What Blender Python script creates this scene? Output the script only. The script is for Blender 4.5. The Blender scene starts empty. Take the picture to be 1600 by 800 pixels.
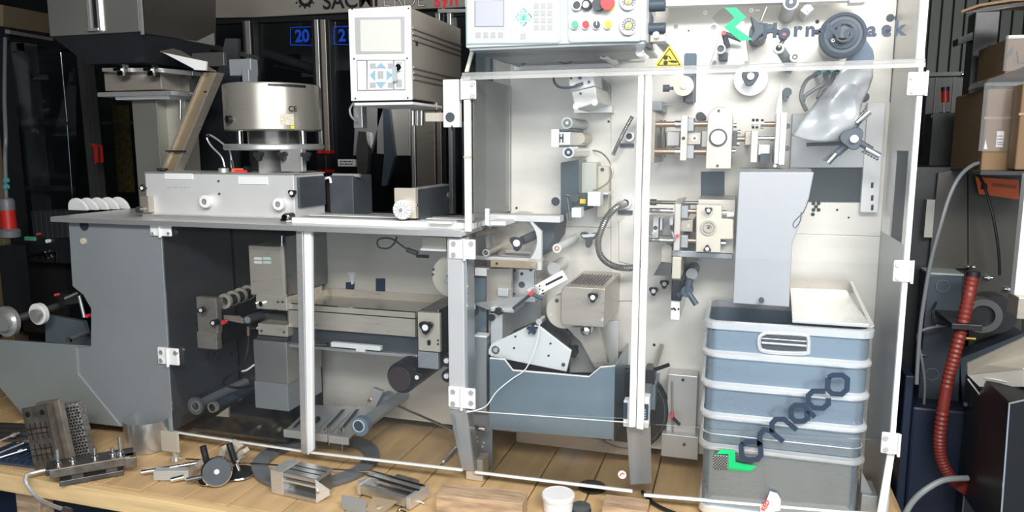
import bpy, bmesh, math, random
from math import radians, sin, cos, pi, atan
from mathutils import Vector, Matrix
random.seed(7)
S = bpy.context.scene
COL = S.collection
# ---------------- camera ----------------
F = 1155.0; YAW = radians(17); PIT = atan((400-229)/F)
CAM = Vector((0, -2.4, 1.243))
FW = Vector((-sin(YAW)*cos(PIT), cos(YAW)*cos(PIT), -sin(PIT)))
RT = Vector((cos(YAW), sin(YAW), 0)); UP = RT.cross(FW)
cd = bpy.data.cameras.new('camera'); cam = bpy.data.objects.new('camera', cd); COL.objects.link(cam)
cd.sensor_width = 36; cd.lens = 36*F/1600; cd.clip_start = .05; cd.clip_end = 200
m = Matrix((RT, UP, -FW)).transposed().to_4x4(); m.translation = CAM; cam.matrix_world = m
S.camera = cam
# ---------------- world, lights, exposure ----------------
w = bpy.data.worlds.new('overcast_sky'); S.world = w; w.use_nodes = True
bg = w.node_tree.nodes['Background']; bg.inputs[0].default_value = (.92, .96, 1, 1); bg.inputs[1].default_value = 1.75
def area(name, loc, size, size_y, power, target, color=(1, 1, 1)):
    l = bpy.data.lights.new(name, 'AREA'); l.shape = 'RECTANGLE'; l.size = size; l.size_y = size_y; l.energy = power; l.color = color
    o = bpy.data.objects.new(name, l); COL.objects.link(o); o.location = loc
    o.rotation_euler = (Vector(target)-Vector(loc)).to_track_quat('-Z', 'Y').to_euler(); return o
area('doorway_daylight', (1.0, -3.1, 2.85), 3.4, .6, 210, (.0, .4, 1.0), (1, .985, .96))
S.view_settings.view_transform = 'Standard'; S.view_settings.look = 'None'
S.view_settings.exposure = .2; S.view_settings.gamma = 1; S.view_settings.use_curve_mapping = False
# ---------------- photogrammetry helper: a pixel of the photograph and its depth give a real point ----------------
def P(px, py, Y):
    r = FW*F + RT*(px-800) + UP*(400-py)
    return CAM + r*((Y-CAM.y)/r.y)
def PR(px, py, Y, rpx):
    return rpx*(P(px, py, Y)-CAM).dot(FW)/F
# ---------------- materials ----------------
MATS = {}
def mat(name, col, rough=.5, metal=0., noise=0., scale=8., stretch=(1, 1, 1), bump=0., emit=0., coat=0., spec=.5, alpha=None):
    if name in MATS: return MATS[name]
    m = bpy.data.materials.new(name); m.use_nodes = True; nt = m.node_tree; b = nt.nodes['Principled BSDF']
    c = (*col, 1); b.inputs['Base Color'].default_value = c
    b.inputs['Roughness'].default_value = rough; b.inputs['Metallic'].default_value = metal
    b.inputs['Coat Weight'].default_value = coat; b.inputs['Specular IOR Level'].default_value = spec
    if emit: b.inputs['Emission Color'].default_value = c; b.inputs['Emission Strength'].default_value = emit
    tc = nt.nodes.new('ShaderNodeTexCoord'); mp = nt.nodes.new('ShaderNodeMapping'); mp.inputs['Scale'].default_value = stretch
    nt.links.new(tc.outputs['Object'], mp.inputs[0])
    n = nt.nodes.new('ShaderNodeTexNoise'); n.inputs['Scale'].default_value = scale; n.inputs['Detail'].default_value = 5
    nt.links.new(mp.outputs[0], n.inputs['Vector'])
    if noise:
        r = nt.nodes.new('ShaderNodeValToRGB'); r.color_ramp.elements[0].position = .3; r.color_ramp.elements[1].position = .7
        r.color_ramp.elements[0].color = (*[x*(1-noise) for x in col], 1); r.color_ramp.elements[1].color = (*[min(1, x*(1+noise)) for x in col], 1)
        nt.links.new(n.outputs['Fac'], r.inputs[0]); nt.links.new(r.outputs[0], b.inputs['Base Color'])
    mr = nt.nodes.new('ShaderNodeMapRange'); mr.inputs[3].default_value = max(0, rough-.07); mr.inputs[4].default_value = min(1, rough+.07)
    nt.links.new(n.outputs['Fac'], mr.inputs[0]); nt.links.new(mr.outputs[0], b.inputs['Roughness'])
    if bump:
        bp = nt.nodes.new('ShaderNodeBump'); bp.inputs['Strength'].default_value = bump; bp.inputs['Distance'].default_value = .002
        nt.links.new(n.outputs['Fac'], bp.inputs['Height']); nt.links.new(bp.outputs[0], b.inputs['Normal'])
    MATS[name] = m; return m
def glassmat(name, tint, haze, hazecol=(.8, .85, .9), ior=1.45, rough=.01):  # pale diffuse mix paints the washed-out glare of the panes
    m = bpy.data.materials.new(name); m.use_nodes = True; nt = m.node_tree; nt.nodes.clear()
    out = nt.nodes.new('ShaderNodeOutputMaterial'); t = nt.nodes.new('ShaderNodeBsdfTransparent'); t.inputs[0].default_value = (*tint, 1)
    g = nt.nodes.new('ShaderNodeBsdfGlossy'); g.inputs['Roughness'].default_value = rough
    fr = nt.nodes.new('ShaderNodeFresnel'); fr.inputs[0].default_value = ior
    a = nt.nodes.new('ShaderNodeMixShader'); nt.links.new(fr.outputs[0], a.inputs[0]); nt.links.new(t.outputs[0], a.inputs[1]); nt.links.new(g.outputs[0], a.inputs[2])
    d = nt.nodes.new('ShaderNodeBsdfDiffuse'); d.inputs[0].default_value = (*hazecol, 1)
    tc = nt.nodes.new('ShaderNodeTexCoord'); n = nt.nodes.new('ShaderNodeTexNoise'); n.inputs['Scale'].default_value = 2.5; n.inputs['Detail'].default_value = 6
    nt.links.new(tc.outputs['Object'], n.inputs['Vector'])
    mr = nt.nodes.new('ShaderNodeMapRange'); mr.inputs[3].default_value = haze*.5; mr.inputs[4].default_value = haze*1.5; nt.links.new(n.outputs['Fac'], mr.inputs[0])
    b = nt.nodes.new('ShaderNodeMixShader'); nt.links.new(mr.outputs[0], b.inputs[0]); nt.links.new(a.outputs[0], b.inputs[1]); nt.links.new(d.outputs[0], b.inputs[2])
    nt.links.new(b.outputs[0], out.inputs[0]); MATS[name] = m; return m
ALU = mat('brushed_aluminium', (.74, .74, .73), .34, .75, .06, 30, (1, 1, 12))
PLATE = mat('anodised_backplate', (.78, .745, .685), .36, .15, .04, 6, (1, 1, 5))
PLATEL = mat('lower_backplate_steel', (.74, .70, .63), .34, .35, .05, 5, (1, 1, 6))
STEEL = mat('warm_steel', (.47, .42, .36), .30, .6, .06, 14, (1, 1, 6)); STEEL_LIT = mat('lit_warm_steel', (.66, .60, .51), .30, .5, .06, 14, (1, 1, 6))  # second one is a lighter copy: reflections painted into the steel colour
STEELB = mat('stainless_steel', (.60, .61, .61), .24, .85, .03, 3)
DSTEEL = mat('dark_polished_steel', (.17, .17, .165), .25, .7, .15, 5)
CHROME = mat('chrome', (.86, .86, .86), .1, 1)
GREYP = mat('grey_painted_sheet', (.33, .355, .375), .36, .35, .04, 3, coat=.1)
GREYG = mat('greenish_grey_painted_sheet', (.30, .335, .33), .4, .3, .05, 3, coat=.1)
WHITE = mat('white_enamel', (.80, .80, .79), .4, 0, .03, 10)
CREAM = mat('cream_metal', (.60, .55, .46), .38, .35, .04, 10)
HOUSE = mat('drum_cream_metal', (.60, .57, .50), .27, .72, .02, 4)
DGREY = mat('dark_grey_plastic', (.055, .065, .075), .45, 0, .1, 20)
BLUEG = mat('blue_grey_coated_metal', (.055, .075, .10), .5, 0, .1, 10)
BLUEC = mat('blue_grey_steel_sheet', (.24, .31, .36), .3, .6, .1, 4)
BLACK = mat('black_plastic', (.012, .013, .015), .4, 0, .1, 20)
HOLE = mat('dark_opening', (.02, .03, .035), .6)
SLOT = mat('blue_black_slot', (.055, .10, .15), .35)
WCAP = mat('white_cap', (.9, .9, .9), .4)
RED = mat('red_plastic', (.45, .02, .015), .4)
REDB = mat('red_button', (.75, .05, .06), .35)
GREEN = mat('green_button', (.10, .42, .28), .4)
GLOGO = mat('bright_green_film', (.0, .60, .20), .5)
YELLOW = mat('yellow_plastic', (.9, .68, .03), .45)
NAVYT = mat('navy_lettering', (.018, .036, .07), .5)
BLACKT = mat('black_lettering', (.01, .01, .012), .5)
COPPER = mat('copper_bronze', (.55, .36, .25), .3, .85, .1, 30)
WOOD = mat('pine_board', (.60, .40, .20), .7, 0, .15, 2.2, (9, 1, 9), .3)
WOODF = mat('pine_edge_board', (.80, .56, .28), .7, 0, .16, 3, (1, 14, 14), .3)
WOODR = mat('weathered_wood_block', (.42, .29, .18), .75, 0, .35, 5, (2, 14, 14), .4)
CARD = mat('cardboard', (.19, .118, .06), .8, 0, .1, 8)
RUST = mat('dark_tooled_steel', (.20, .175, .145), .4, .7, .35, 25)
BLKST = mat('oily_dark_steel', (.12, .115, .11), .35, .7, .3, 18)
BUFF = mat('buff_steel_channel', (.46, .36, .24), .35, .6, .06, 10)
BROWNP = mat('brown_grey_machine_paint', (.16, .145, .12), .4, .2, .1, 3)
DARKM = mat('dark_machine_interior', (.010, .011, .013), .5, 0, .4, 2)
CABG = mat('blue_grey_cabinet_paint', (.03, .04, .052), .45, 0, .1, 4)
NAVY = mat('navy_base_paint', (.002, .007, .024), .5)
CONC = mat('concrete_floor', (.20, .25, .30), .75, 0, .25, 1.2, (1, 1, 1), .2)
WALLM = mat('grey_wall_sheet', (.055, .06, .06), .6, 0, .1, 3)
HOSE = mat('red_hose_rubber', (.17, .022, .015), .45)
RUB = mat('black_rubber', (.02, .022, .025), .5)
GREYR = mat('grey_rubber', (.13, .14, .15), .45)
ORANGE = mat('orange_tag_plastic', (.75, .13, .03), .5)
SCREEN = mat('lit_grey_screen', (.55, .55, .51), .25, emit=.25)
LCD = mat('lcd_screen', (.42, .43, .48), .2, emit=.15)
KEYG = mat('grey_membrane_key', (.42, .42, .42), .5)
KEYB = mat('blue_membrane_key', (.28, .45, .58), .5)
BLUEN = mat('blue_number_film', (.008, .06, .5), .4, emit=.06)
TRANS = mat('white_edge_acrylic', (.86, .88, .86), .3)
YEDGE = mat('yellowish_acrylic_edge', (.78, .77, .66), .3)
TEAL = mat('teal_fitting', (.08, .33, .36), .4)
FILM = mat('silver_blister_film', (.58, .60, .62), .25, .35, .06, 6)
NAVYF = mat('dark_blue_film', (.07, .10, .15), .3, .3)
GLASS = glassmat('clear_guard_acrylic', (.985, .99, .99), .005, ior=1.27)
GLASSS = glassmat('side_guard_acrylic', (.95, .97, .96), .16, (.75, .77, .73), ior=1.4)  # extra pale haze painted in to brighten the side pane
GLASSD = glassmat('left_guard_acrylic', (.97, .98, .985), .006, ior=1.3)
GLASSB = glassmat('neighbour_door_glass', (.7, .75, .77), .003, ior=1.2)
WRAP = glassmat('stretch_film', (.9, .9, .9), .04, (.8, .8, .8), 1.5, .15)
# ---------------- mesh builder ----------------
ROOTS = []
class Bm:
    def __init__(s): s.b = bmesh.new(); s.sm = False
    def ext(s, pts, off):
        a = [s.b.verts.new(p) for p in pts]; c = [s.b.verts.new(p+off) for p in pts]; n = len(a)
        s.b.faces.new(a); s.b.faces.new(c[::-1])
        for i in range(n): s.b.faces.new((a[i], c[i], c[(i+1) % n], a[(i+1) % n]))
    def W(s, x0, y0, z0, x1, y1, z1): s.ext([Vector(p) for p in ((x0, y0, z0), (x1, y0, z0), (x1, y0, z1), (x0, y0, z1))], Vector((0, y1-y0, 0)))
    def b4(s, x0, y0, x1, y1, Y, Y1):                     # box: front face at pixel rectangle
        xm = (x0+x1)/2; ym = (y0+y1)/2
        s.W(P(x0, ym, Y).x, Y, P(xm, y1, Y).z, P(x1, ym, Y).x, Y1, P(xm, y0, Y).z)
    def p(s, pts, Y, Y1): s.ext([P(x, y, Y) for x, y in pts], Vector((0, Y1-Y, 0)))
    def s3(s, pts, off): s.ext([P(*q) for q in pts], Vector(off))      # bent sheet, each corner at its own depth
    def ring(s, c, ax, r, n, u=None):
        ax = ax.normalized(); u = u or (Vector((0, 0, 1)) if abs(ax.z) < .9 else Vector((1, 0, 0)))
        a = ax.cross(u).normalized(); b2 = ax.cross(a)
        return [s.b.verts.new(c+a*(r*cos(2*pi*i/n))+b2*(r*sin(2*pi*i/n))) for i in range(n)]
    def skin(s, rings, cap=True, close=False):
        s.sm = True; n = len(rings[0]); L = list(zip(rings, rings[1:]))
        if close: L.append((rings[-1], rings[0]))
        for A, B in L:
            for i in range(n): s.b.faces.new((A[i], A[(i+1) % n], B[(i+1) % n], B[i]))
        if cap and not close: s.b.faces.new(rings[0][::-1]); s.b.faces.new(rings[-1])
    def cyl(s, a, b, r, r1=None, n=20):
        a = Vector(a); b = Vector(b); s.skin([s.ring(a, b-a, r, n), s.ring(b, b-a, r if r1 is None else r1, n)])
    def c(s, px, py, Y, Y1, rp, rp1=None, n=24):           # cylinder lying in depth, front at pixel
        q = P(px, py, Y); r = PR(px, py, Y, rp); r1 = r if rp1 is None else PR(px, py, Y, rp1)
        s.cyl(q, Vector((q.x, Y1, q.z)), r, r1, n)
    def an(s, px, py, Y, Y1, ro, ri, n=28):                 # annulus in depth
        q = P(px, py, Y); a = PR(px, py, Y, ro); i = PR(px, py, Y, ri); q2 = Vector((q.x, Y1, q.z)); A = Vector((0, 1, 0))
        s.skin([s.ring(q, A, a, n), s.ring(q2, A, a, n), s.ring(q2, A, i, n), s.ring(q, A, i, n)], close=True)
    def r(s, a, b, rp, n=14): A = P(*a); s.cyl(A, P(*b), PR(a[0], a[1], a[2], rp), None, n)
    def lat(s, c, prof, ax=(0, 0, 1), n=32, cap=True):      # lathe: prof = (radius, offset along axis)
        ax = Vector(ax).normalized(); c = Vector(c); s.skin([s.ring(c+ax*h, ax, max(r, 1e-4), n) for r, h in prof], cap)
    def lob(s, px, py, Y, Y1, rp, k=3, dep=.35, rot=0, n=48):  # lobed knob
        q = P(px, py, Y); r = PR(px, py, Y, rp); rs = []
        for yy, sc in ((Y, .92), (Y+(Y1-Y)*.15, 1), (Y1, .9)):
            rs.append([s.b.verts.new(Vector((q.x+sc*r*(1-dep/2+dep/2*cos(k*(t-rot)))*cos(t), yy, q.z+sc*r*(1-dep/2+dep/2*cos(k*(t-rot)))*sin(t)))) for t in [-2*pi*i/n for i in range(n)]])
        s.skin(rs)
    def tube(s, pts, rp, n=10, sub=6, rip=0, world=False, rm=None):
        p = [Vector(q) if world else P(*q) for q in pts]
        r = rm if rm else PR(*pts[0], rp)
        out = []
        for i in range(len(p)-1):
            a = p[max(i-1, 0)]; b = p[i]; c = p[i+1]; d = p[min(i+2, len(p)-1)]
            for k in range(sub):
                t = k/sub; out.append(.5*((2*b)+(-a+c)*t+(2*a-5*b+4*c-d)*t*t+(-a+3*b-3*c+d)*t**3))
        out.append(p[-1]); rs = []; u = None
        for i, q in enumerate(out):
            d = (out[min(i+1, len(out)-1)]-out[max(i-1, 0)]).normalized()
            if u is None: u = d.orthogonal().normalized()
            u = (u-d*u.dot(d)).normalized(); v = d.cross(u)
            rr = r*(1+(rip if i % 2 else -rip))
            rs.append([s.b.verts.new(q+u*rr*cos(2*pi*k/n)+v*rr*sin(2*pi*k/n)) for k in range(n)])
        s.skin(rs)
    def stroke(s, pts, wp, Y, th=.0012):                    # flat lettering stroke on a pane
        q = [P(x, y, Y) for x, y in pts]; hw = PR(*pts[0], Y, wp)/2; L = []; R = []
        for i, a in enumerate(q):
            d0 = (a-q[i-1]).normalized() if i else None; d1 = (q[i+1]-a).normalized() if i < len(q)-1 else None
            d = ((d0 or d1)+(d1 or d0)).normalized(); nn = Vector((-d.z, 0, d.x)); k = 1
            if d0 and d1: k = 1/max(.5, nn.dot(Vector((-d1.z, 0, d1.x))))
            L.append(a+nn*hw*k); R.append(a-nn*hw*k)
        for i in range(len(q)-1): s.ext([L[i], L[i+1], R[i+1], R[i]], Vector((0, -th, 0)))
def link(name, b, m, parent=None, bev=0.):
    me = bpy.data.meshes.new(name); bmesh.ops.recalc_face_normals(b.b, faces=b.b.faces); b.b.to_mesh(me); b.b.free()
    if b.sm:
        me.polygons.foreach_set('use_smooth', [True]*len(me.polygons)); me.set_sharp_from_angle(angle=radians(35))
    me.materials.append(m); o = bpy.data.objects.new(name, me); COL.objects.link(o)
    if parent is not None: o.parent = parent
    if bev:
        md = o.modifiers.new('edge', 'BEVEL'); md.width = bev; md.segments = 2; md.limit_method = 'ANGLE'; md.angle_limit = radians(40); md.harden_normals = False
    return o
SPLIT = {'side_plate', 'end_bar', 'crossbar', 'plug_collar', 'clip_rod', 'door_frame', 'inner_panel', 'white_block', 'rear_block', 'inner_bar', 'slide_rail', 'window_mullion', 'flange_drum', 'hanging_bar', 'left_rail', 'ring_roller', 'regulator_knob', 'plate_nut', 'base_disc', 'disc_rim', 'spindle', 'spindle_nut', 'bolt_hole', 'die_slot', 'copper_insert', 'h_slot', 'jaw_bar', 'gripper_jaw', 'end_screw', 'cross_rod', 'cabinet_rail', 'black_sleeve', 'vertical_shaft', 'chute_lip', 'chute_clip', 'top_groove', 'lever_tip', 'cable_tie', 'slot_frame', 'small_jaw', 'latch_body', 'dark_insert', 'pin_head', 'fold_strip', 'screw'}
def O(name, m, parent, *sh, bev=0., label=None):
    if name in SPLIT and len(sh) > 1: return [O(name, m, parent, q, bev=bev, label=label) for q in sh][0]
    b = Bm()
    for s in sh: getattr(b, s[0])(*s[1:])
    o = link(name, b, m, parent, bev)
    if label: o['label'] = label
    return o
def T(name, label, cat, group=None):
    o = bpy.data.objects.new(name, None); o.empty_display_size = .05; COL.objects.link(o); o['label'] = label; o['category'] = cat
    if group: o['group'] = group
    ROOTS.append(o); return o
def ST(name, m, *sh, bev=0.):
    o = O(name, m, None, *sh, bev=bev); o['kind'] = 'structure'; return o
def settle():
    for r in ROOTS:
        if r.type != 'EMPTY' or not r.children: continue
        vs = [v.co for c in r.children for v in c.data.vertices]
        lo = Vector((min(v.x for v in vs), min(v.y for v in vs), min(v.z for v in vs))); hi = Vector((max(v.x for v in vs), max(v.y for v in vs), 0))
        base = Vector(((lo.x+hi.x)/2, (lo.y+hi.y)/2, lo.z)); r.location = base
        for c in r.children: c.location = c.location-base
def text(body, px, py, Y, hpx, m, parent, name='lettering', rot=0, bold=0., align='CENTER', sx=1., nrm=None):
    cu = bpy.data.curves.new('t', 'FONT'); cu.body = body; cu.align_x = align; cu.align_y = 'CENTER'; cu.offset = bold; cu.extrude = .004/max(.01, PR(px, py, Y, hpx)/.7)*.12
    o = bpy.data.objects.new('t', cu); COL.objects.link(o); dg = bpy.context.evaluated_depsgraph_get(); me = bpy.data.meshes.new_from_object(o.evaluated_get(dg))
    bpy.data.objects.remove(o); sz = PR(px, py, Y, hpx)/.7
    M = Matrix.Translation(P(px, py, Y)) @ (nrm or Matrix.Identity(4)) @ Matrix.Rotation(-rot, 4, 'Y') @ Matrix.Rotation(pi/2, 4, 'X') @ Matrix.Diagonal((sz*sx, sz, sz, 1))
    me.transform(M); me.materials.clear(); me.materials.append(m); t = bpy.data.objects.new(name, me); COL.objects.link(t); t.parent = parent; return t
def marks(parent, x0, x1, y, Y, h, m, n=6):                  # print too small to read: short dashes
    ws = [1.0, .6, 1.3, .8, 1.1, .5, .9][:n]; k = (x1-x0)/(sum(ws)+.35*n); x = x0; sh = []
    for w_ in ws: sh.append(('b4', x, y-h/2, x+w_*k, y+h/2, Y-.0008, Y)); x += (w_+.35)*k
    return O('small_print', m, parent, *sh)
def knob(parent, px, py, Y, r, k=3, rot=0, cap=WCAP, m=None, dep=.35, back=None):
    Yb = Y+PR(px, py, Y, r*.9)
    o = O('knob', m or BLACK, parent, ('lob', px, py, Y, Yb, r, k, dep, rot), ('c', px, py, Yb-.001, back or Yb+.02, r*.4))
    if cap: O('knob_cap', cap, o, ('c', px, py, Y-.002, Y+.002, r*.42))
    return o
def bolt(parent, px, py, Y, r, m=None, name='bolt', back=.01, hole=True):
    o = O(name, m or CHROME, parent, ('c', px, py, Y-.004, Y+back, r))
    return o
def roller(label, px, py, Y0, Y1, r, m=ALU, cap=BLACK, group=None, ring=None, name='guide_roller', cat='roller'):
    t = T(name, label, cat, group)
    O('roller_tube', m, t, ('c', px, py, Y0, Y1, r))
    O('end_cap', cap, t, ('c', px, py, Y0-.004, Y0+.001, r*.72)); O('centre_bolt', CHROME, t, ('c', px, py, Y0-.007, Y0-.003, r*.25, None, 8))
    if ring: O('end_ring', ring, t, ('an', px, py, Y0-.003, Y0+.006, r*1.05, r*.72))
    return t
def _x(s, x0, x1, py, Y, rp, n=16):                        # rod lying along the machine
    xm = (x0+x1)/2; z = P(xm, py, Y).z; s.cyl((P(x0, py, Y).x, Y, z), (P(x1, py, Y).x, Y, z), PR(xm, py, Y, rp), None, n)
Bm.x = _x
YB = .45
# ================= SETTING =================
ST('floor', CONC, ('W', -9, -9, -.42, 5, 4.2, -.40))
ST('wall_back', WALLM, ('W', -9, 4.1, -.4, 5, 4.2, 3.2))
ST('wall_left', WALLM, ('W', -9, -3.4, -.4, -8.9, 4.1, 3.2))
ST('wall_right', WALLM, ('W', 2.9, -3.4, -.4, 3.0, 4.1, 3.2))
ST('ceiling', WALLM, ('W', -9, -3.4, 3.2, 3, 4.2, 3.3))
ST('wall_light_blocker', WALLM, ('W', -9, -3.4, -.4, -2.0, -3.2, 3.2))  # unseen partition added to darken the left side
wb = bpy.data.objects['wall_back']
rib = None
for i in range(30):
    x = .55+i*.078
    if rib is None: rib = O('cladding_panel', mat('ribbed_wall_panel', (.06, .066, .06), .5, .3, .1, 4), wb, ('W', 0, 4.06, .2, .068, 4.1, 3.2), bev=.004); c = rib
    else: c = rib.copy(); COL.objects.link(c); c.parent = wb
    c.location = (x, 0, 0)
# timber platform
pf = T('timber_platform', 'pale pine board platform that the packaging machine stands on', 'platform')
x = -4.6
k = 0
while x < .42:
    wd = random.uniform(.17, .235)
    b = Bm(); b.W(x, -.36, -.055, x+wd-.006, .95, -random.uniform(0, .004)); link('plank', b, WOOD, pf, .003)
    x += wd
O('edge_board', WOODF, pf, ('W', -4.6, -.40, -.075, .60, -.362, -.003), bev=.004)
for xx in (-2.66, -1.2, .3): O('bearer_block', WOODR, pf, ('W', xx, -.36, -.40, xx+.12, -.1, -.056), bev=.004)
O('bearer_beam', NAVY, pf, ('W', -4.5, -.30, -.40, .55, .9, -.056))
# ================= NEIGHBOUR MACHINE BEHIND =================
nm = T('glazed_filling_machine', 'large dark glazed machine with steel header and numbered doors behind the table', 'machine')
YN = 1.55
O('interior_wall', DARKM, nm, ('b4', -60, -60, 800, 470, 2.9, 2.95), ('b4', -60, 470, 760, 640, 2.3, 2.35))
hdr = O('header_beam', mat('header_beam_steel', (.40, .37, .33), .4, .5, .12, 3), nm, ('p', [(330, -60), (728, -60), (728, 11), (545, 19), (400, 27), (330, 28)], YN, YN+.12), bev=.004)
text('SACMI', 547, 1, YN-.004, 24, BLACKT, hdr, 'lettering', 0, .016, sx=1.0)
for i, ch in enumerate('ERDE'): text(ch, 604+i*18, 0, YN-.004, 23, BLACKT, hdr, 'lettering', 0, .0)
for i, ch in enumerate('ERDE'): text(ch, 604+i*18, 0, YN-.006, 23, mat('header_cream', (.62, .57, .50), .45), hdr, 'lettering_fill', 0, -.022)
text('syn', 697, -1, YN-.004, 22, REDB, hdr, 'lettering', 0, .02)
g = Bm(); g.an(477, -3, YN-.006, YN, 13, 8)
for i in range(12):
    a = i*pi/6; q = P(477+15*cos(a), -3+15*sin(a), YN); g.W(q.x-.005, YN-.006, q.z-.005, q.x+.005, YN, q.z+.005)
link('gear_emblem', g, BLACKT, hdr)
O('door_rail', BLACK, nm, ('p', [(330, 30), (728, 17), (728, 24), (330, 38)], YN+.02, YN+.06))
O('door_rail', ALU, nm, ('p', [(684, 14), (728, 14), (728, 19), (684, 20)], YN-.01, YN+.02))
def post(x0, x1, y0, y1, m, Y=YN, d=.05): O('post', m, nm, ('b4', x0, y0, x1, y1, Y, Y+d), bev=.002)
for a in ((386, 390, 32, 330, DSTEEL), (390, 397, 32, 330, ALU), (398, 403, 32, 330, BLACK), (496, 502, 30, 330, ALU), (503, 506, 30, 330, BLACK), (506, 513, 30, 330, STEEL), (514, 519, 30, 330, BLACK), (643, 649, 160, 345, ALU), (651, 680, 160, 345, STEEL), (682, 689, 20, 345, STEEL), (690, 696, 20, 345, BLACK), (700, 706, 20, 345, ALU)): post(*a)
O('door_frame', BLACK, nm, ('b4', 403, 32, 407, 330, YN+.03, YN+.06), ('b4', 492, 32, 496, 330, YN+.03, YN+.06), ('b4', 519, 25, 523, 330, YN+.03, YN+.06))
def pane(pts, Y, txt=None): 
    o = O('door_pane', GLASSB, nm, ('p', pts, Y, Y+.006)); return o
d1 = pane([(407, 32), (492, 30), (492, 330), (407, 330)], YN+.045)
O('number_frame', BLUEN, d1, ('stroke', [(454, 43), (488, 42), (488, 71), (454, 70), (454, 43)], 1.3, YN+.044))
text('20', 472, 57, YN+.044, 18, BLUEN, d1, 'door_number', 0, .03, sx=1.0)
d2 = pane([(523, 28), (640, 25), (640, 330), (523, 330)], YN+.045)
O('number_frame', BLUEN, d2, ('stroke', [(522, 42), (556, 41), (556, 70), (522, 69), (522, 42)], 1.3, YN+.044))
text('21', 540, 56, YN+.044, 18, BLUEN, d2, 'door_number', 0, .03)
pane([(706, 25), (770, 25), (770, 345), (706, 345)], YN+.045)
O('pale_door_panel', mat('pale_green_grey_door', (.42, .44, .41), .4, .2, .05, 4), nm, ('b4', 744, 20, 766, 345, YN+.1, YN+.12), ('b4', 770, 20, 800, 345, YN+.1, YN+.12), ('b4', 722, 190, 742, 345, YN+.1, YN+.12)); O('panel_window', GREYR, nm, ('b4', 750, 120, 764, 200, YN+.09, YN+.1))
# machinery and reflections seen in the doors
O('slide_rail', DSTEEL, nm, ('r', (412, 82, 1.8), (492, 108, 1.8), 7), ('r', (430, 100, 1.9), (490, 112, 1.9), 5))
O('inner_panel', mat('inner_grey_panel', (.30, .29, .27), .4, .5, .1, 3), nm, ('b4', 410, 36, 470, 85, 2.6, 2.62), ('b4', 470, 60, 492, 120, 2.3, 2.32), ('b4', 524, 70, 545, 110, 2.3, 2.32))
O('reflection_plate', ALU, nm, ('p', [(556, 165), (600, 165), (578, 240), (552, 243)], 1.50, 1.53))  # plates before the panes: reflected light modelled as pale sheets
O('reflection_plate', ALU, nm, ('p', [(590, 160), (598, 160), (609, 241), (589, 240)], 1.50, 1.53))
O('reflection_plate', mat('pale_reflection_plate', (.62, .60, .55), .35, .4), nm, ('p', [(606, 160), (638, 160), (638, 243), (620, 243)], 1.50, 1.53))
O('guide_arm', DSTEEL, nm, ('p', [(560, 205), (572, 206), (576, 240), (571, 290), (560, 290), (556, 240)], 1.46, 1.50), label='dark tapering arm')
O('guide_arm', BLUEG, nm, ('p', [(598, 160), (606, 160), (616, 245), (604, 290), (596, 290), (600, 245)], 1.46, 1.49))
for y0 in (238, 268):
    for x0 in (499, 512): O('clip', RED, nm, ('b4', x0-3, y0-3, x0+4, y0+2, YN-.06, YN-.01))
O('clip_rod', BLACK, nm, ('b4', 497, 240, 503, 285, YN-.05, YN-.01), ('b4', 510, 240, 517, 285, YN-.05, YN-.01))
np_ = O('warning_plate', WHITE, nm, ('b4', 528, 249, 555, 260, YN-.03, YN-.01))
marks(np_, 531, 552, 252.5, YN-.0305, 1.8, BLACKT); marks(np_, 531, 552, 256.5, YN-.0305, 1.8, BLACKT, 5)
# the part of it to the left, its window wall runs back at an angle
O('upper_fascia', mat('tan_fascia', (.22, .17, .11), .45, .3, .1, 3), nm, ('s3', [(-5, 6, 1.0), (120, 30, 1.9), (120, 58, 1.9), (-5, 40, 1.0)], (0, .04, 0)))
O('window_rail', BLACK, nm, ('s3', [(5, 41, 1.0), (125, 62, 1.9), (125, 80, 1.9), (5, 62, 1.0)], (0, .04, 0)))
O('window_rail', STEEL, nm, ('s3', [(8, 46, .98), (120, 66, 1.88), (120, 70, 1.88), (8, 52, .98)], (0, .03, 0)))
O('corner_post', mat('tan_painted_post', (.20, .155, .10), .45, .3, .1, 3), nm, ('b4', -12, 6, 7, 760, 1.0, 1.1), bev=.004)
O('corner_post', BLACK, nm, ('b4', 7, 40, 13, 520, 1.0, 1.1))
for (a, b2, y0, y1, m_) in ((38, 60, 66, 330, mat('grey_inner_column', (.20, .20, .19), .35, .5)), (12, 38, 66, 80, mat('grey_inner_column', (.4, .4, .4))), (62, 118, 76, 84, DSTEEL), (40, 66, 117, 124, STEEL), (96, 116, 74, 82, STEEL)):
    O('inner_column', m_, nm, ('b4', a, y0, b2, y1, 1.9, 1.95))
O('vertical_shaft', CHROME, nm, ('r', (95, 82, 1.6), (105, 190, 1.6), 1.6), ('r', (105, 196, 1.6), (114, 318, 1.6), 1.2))
O('vertical_shaft', CHROME, nm, ('r', (142, 95, 1.6), (150, 186, 1.6), 1.4), ('r', (150, 200, 1.6), (158, 315, 1.6), 1.))
O('window_mullion', DSTEEL, nm, ('s3', [(119, 80, 1.5), (129, 82, 1.5), (152, 320, 1.5), (142, 320, 1.5)], (0, .05, 0)), ('s3', [(130, 86, 1.5), (136, 88, 1.5), (158, 320, 1.5), (153, 320, 1.5)], (0, .05, 0)))
O('door_handle', RED, nm, ('s3', [(140, 224, 1.35), (150, 225, 1.35), (152, 254, 1.35), (148, 257, 1.35), (146, 230, 1.35)], (0, .012, 0)), bev=.001)
O('door_handle', RED, nm, ('s3', [(153, 225, 1.4), (158, 227, 1.4), (160, 254, 1.4), (157, 254, 1.4), (156, 231, 1.4)], (0, .012, 0)), bev=.001)
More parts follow.
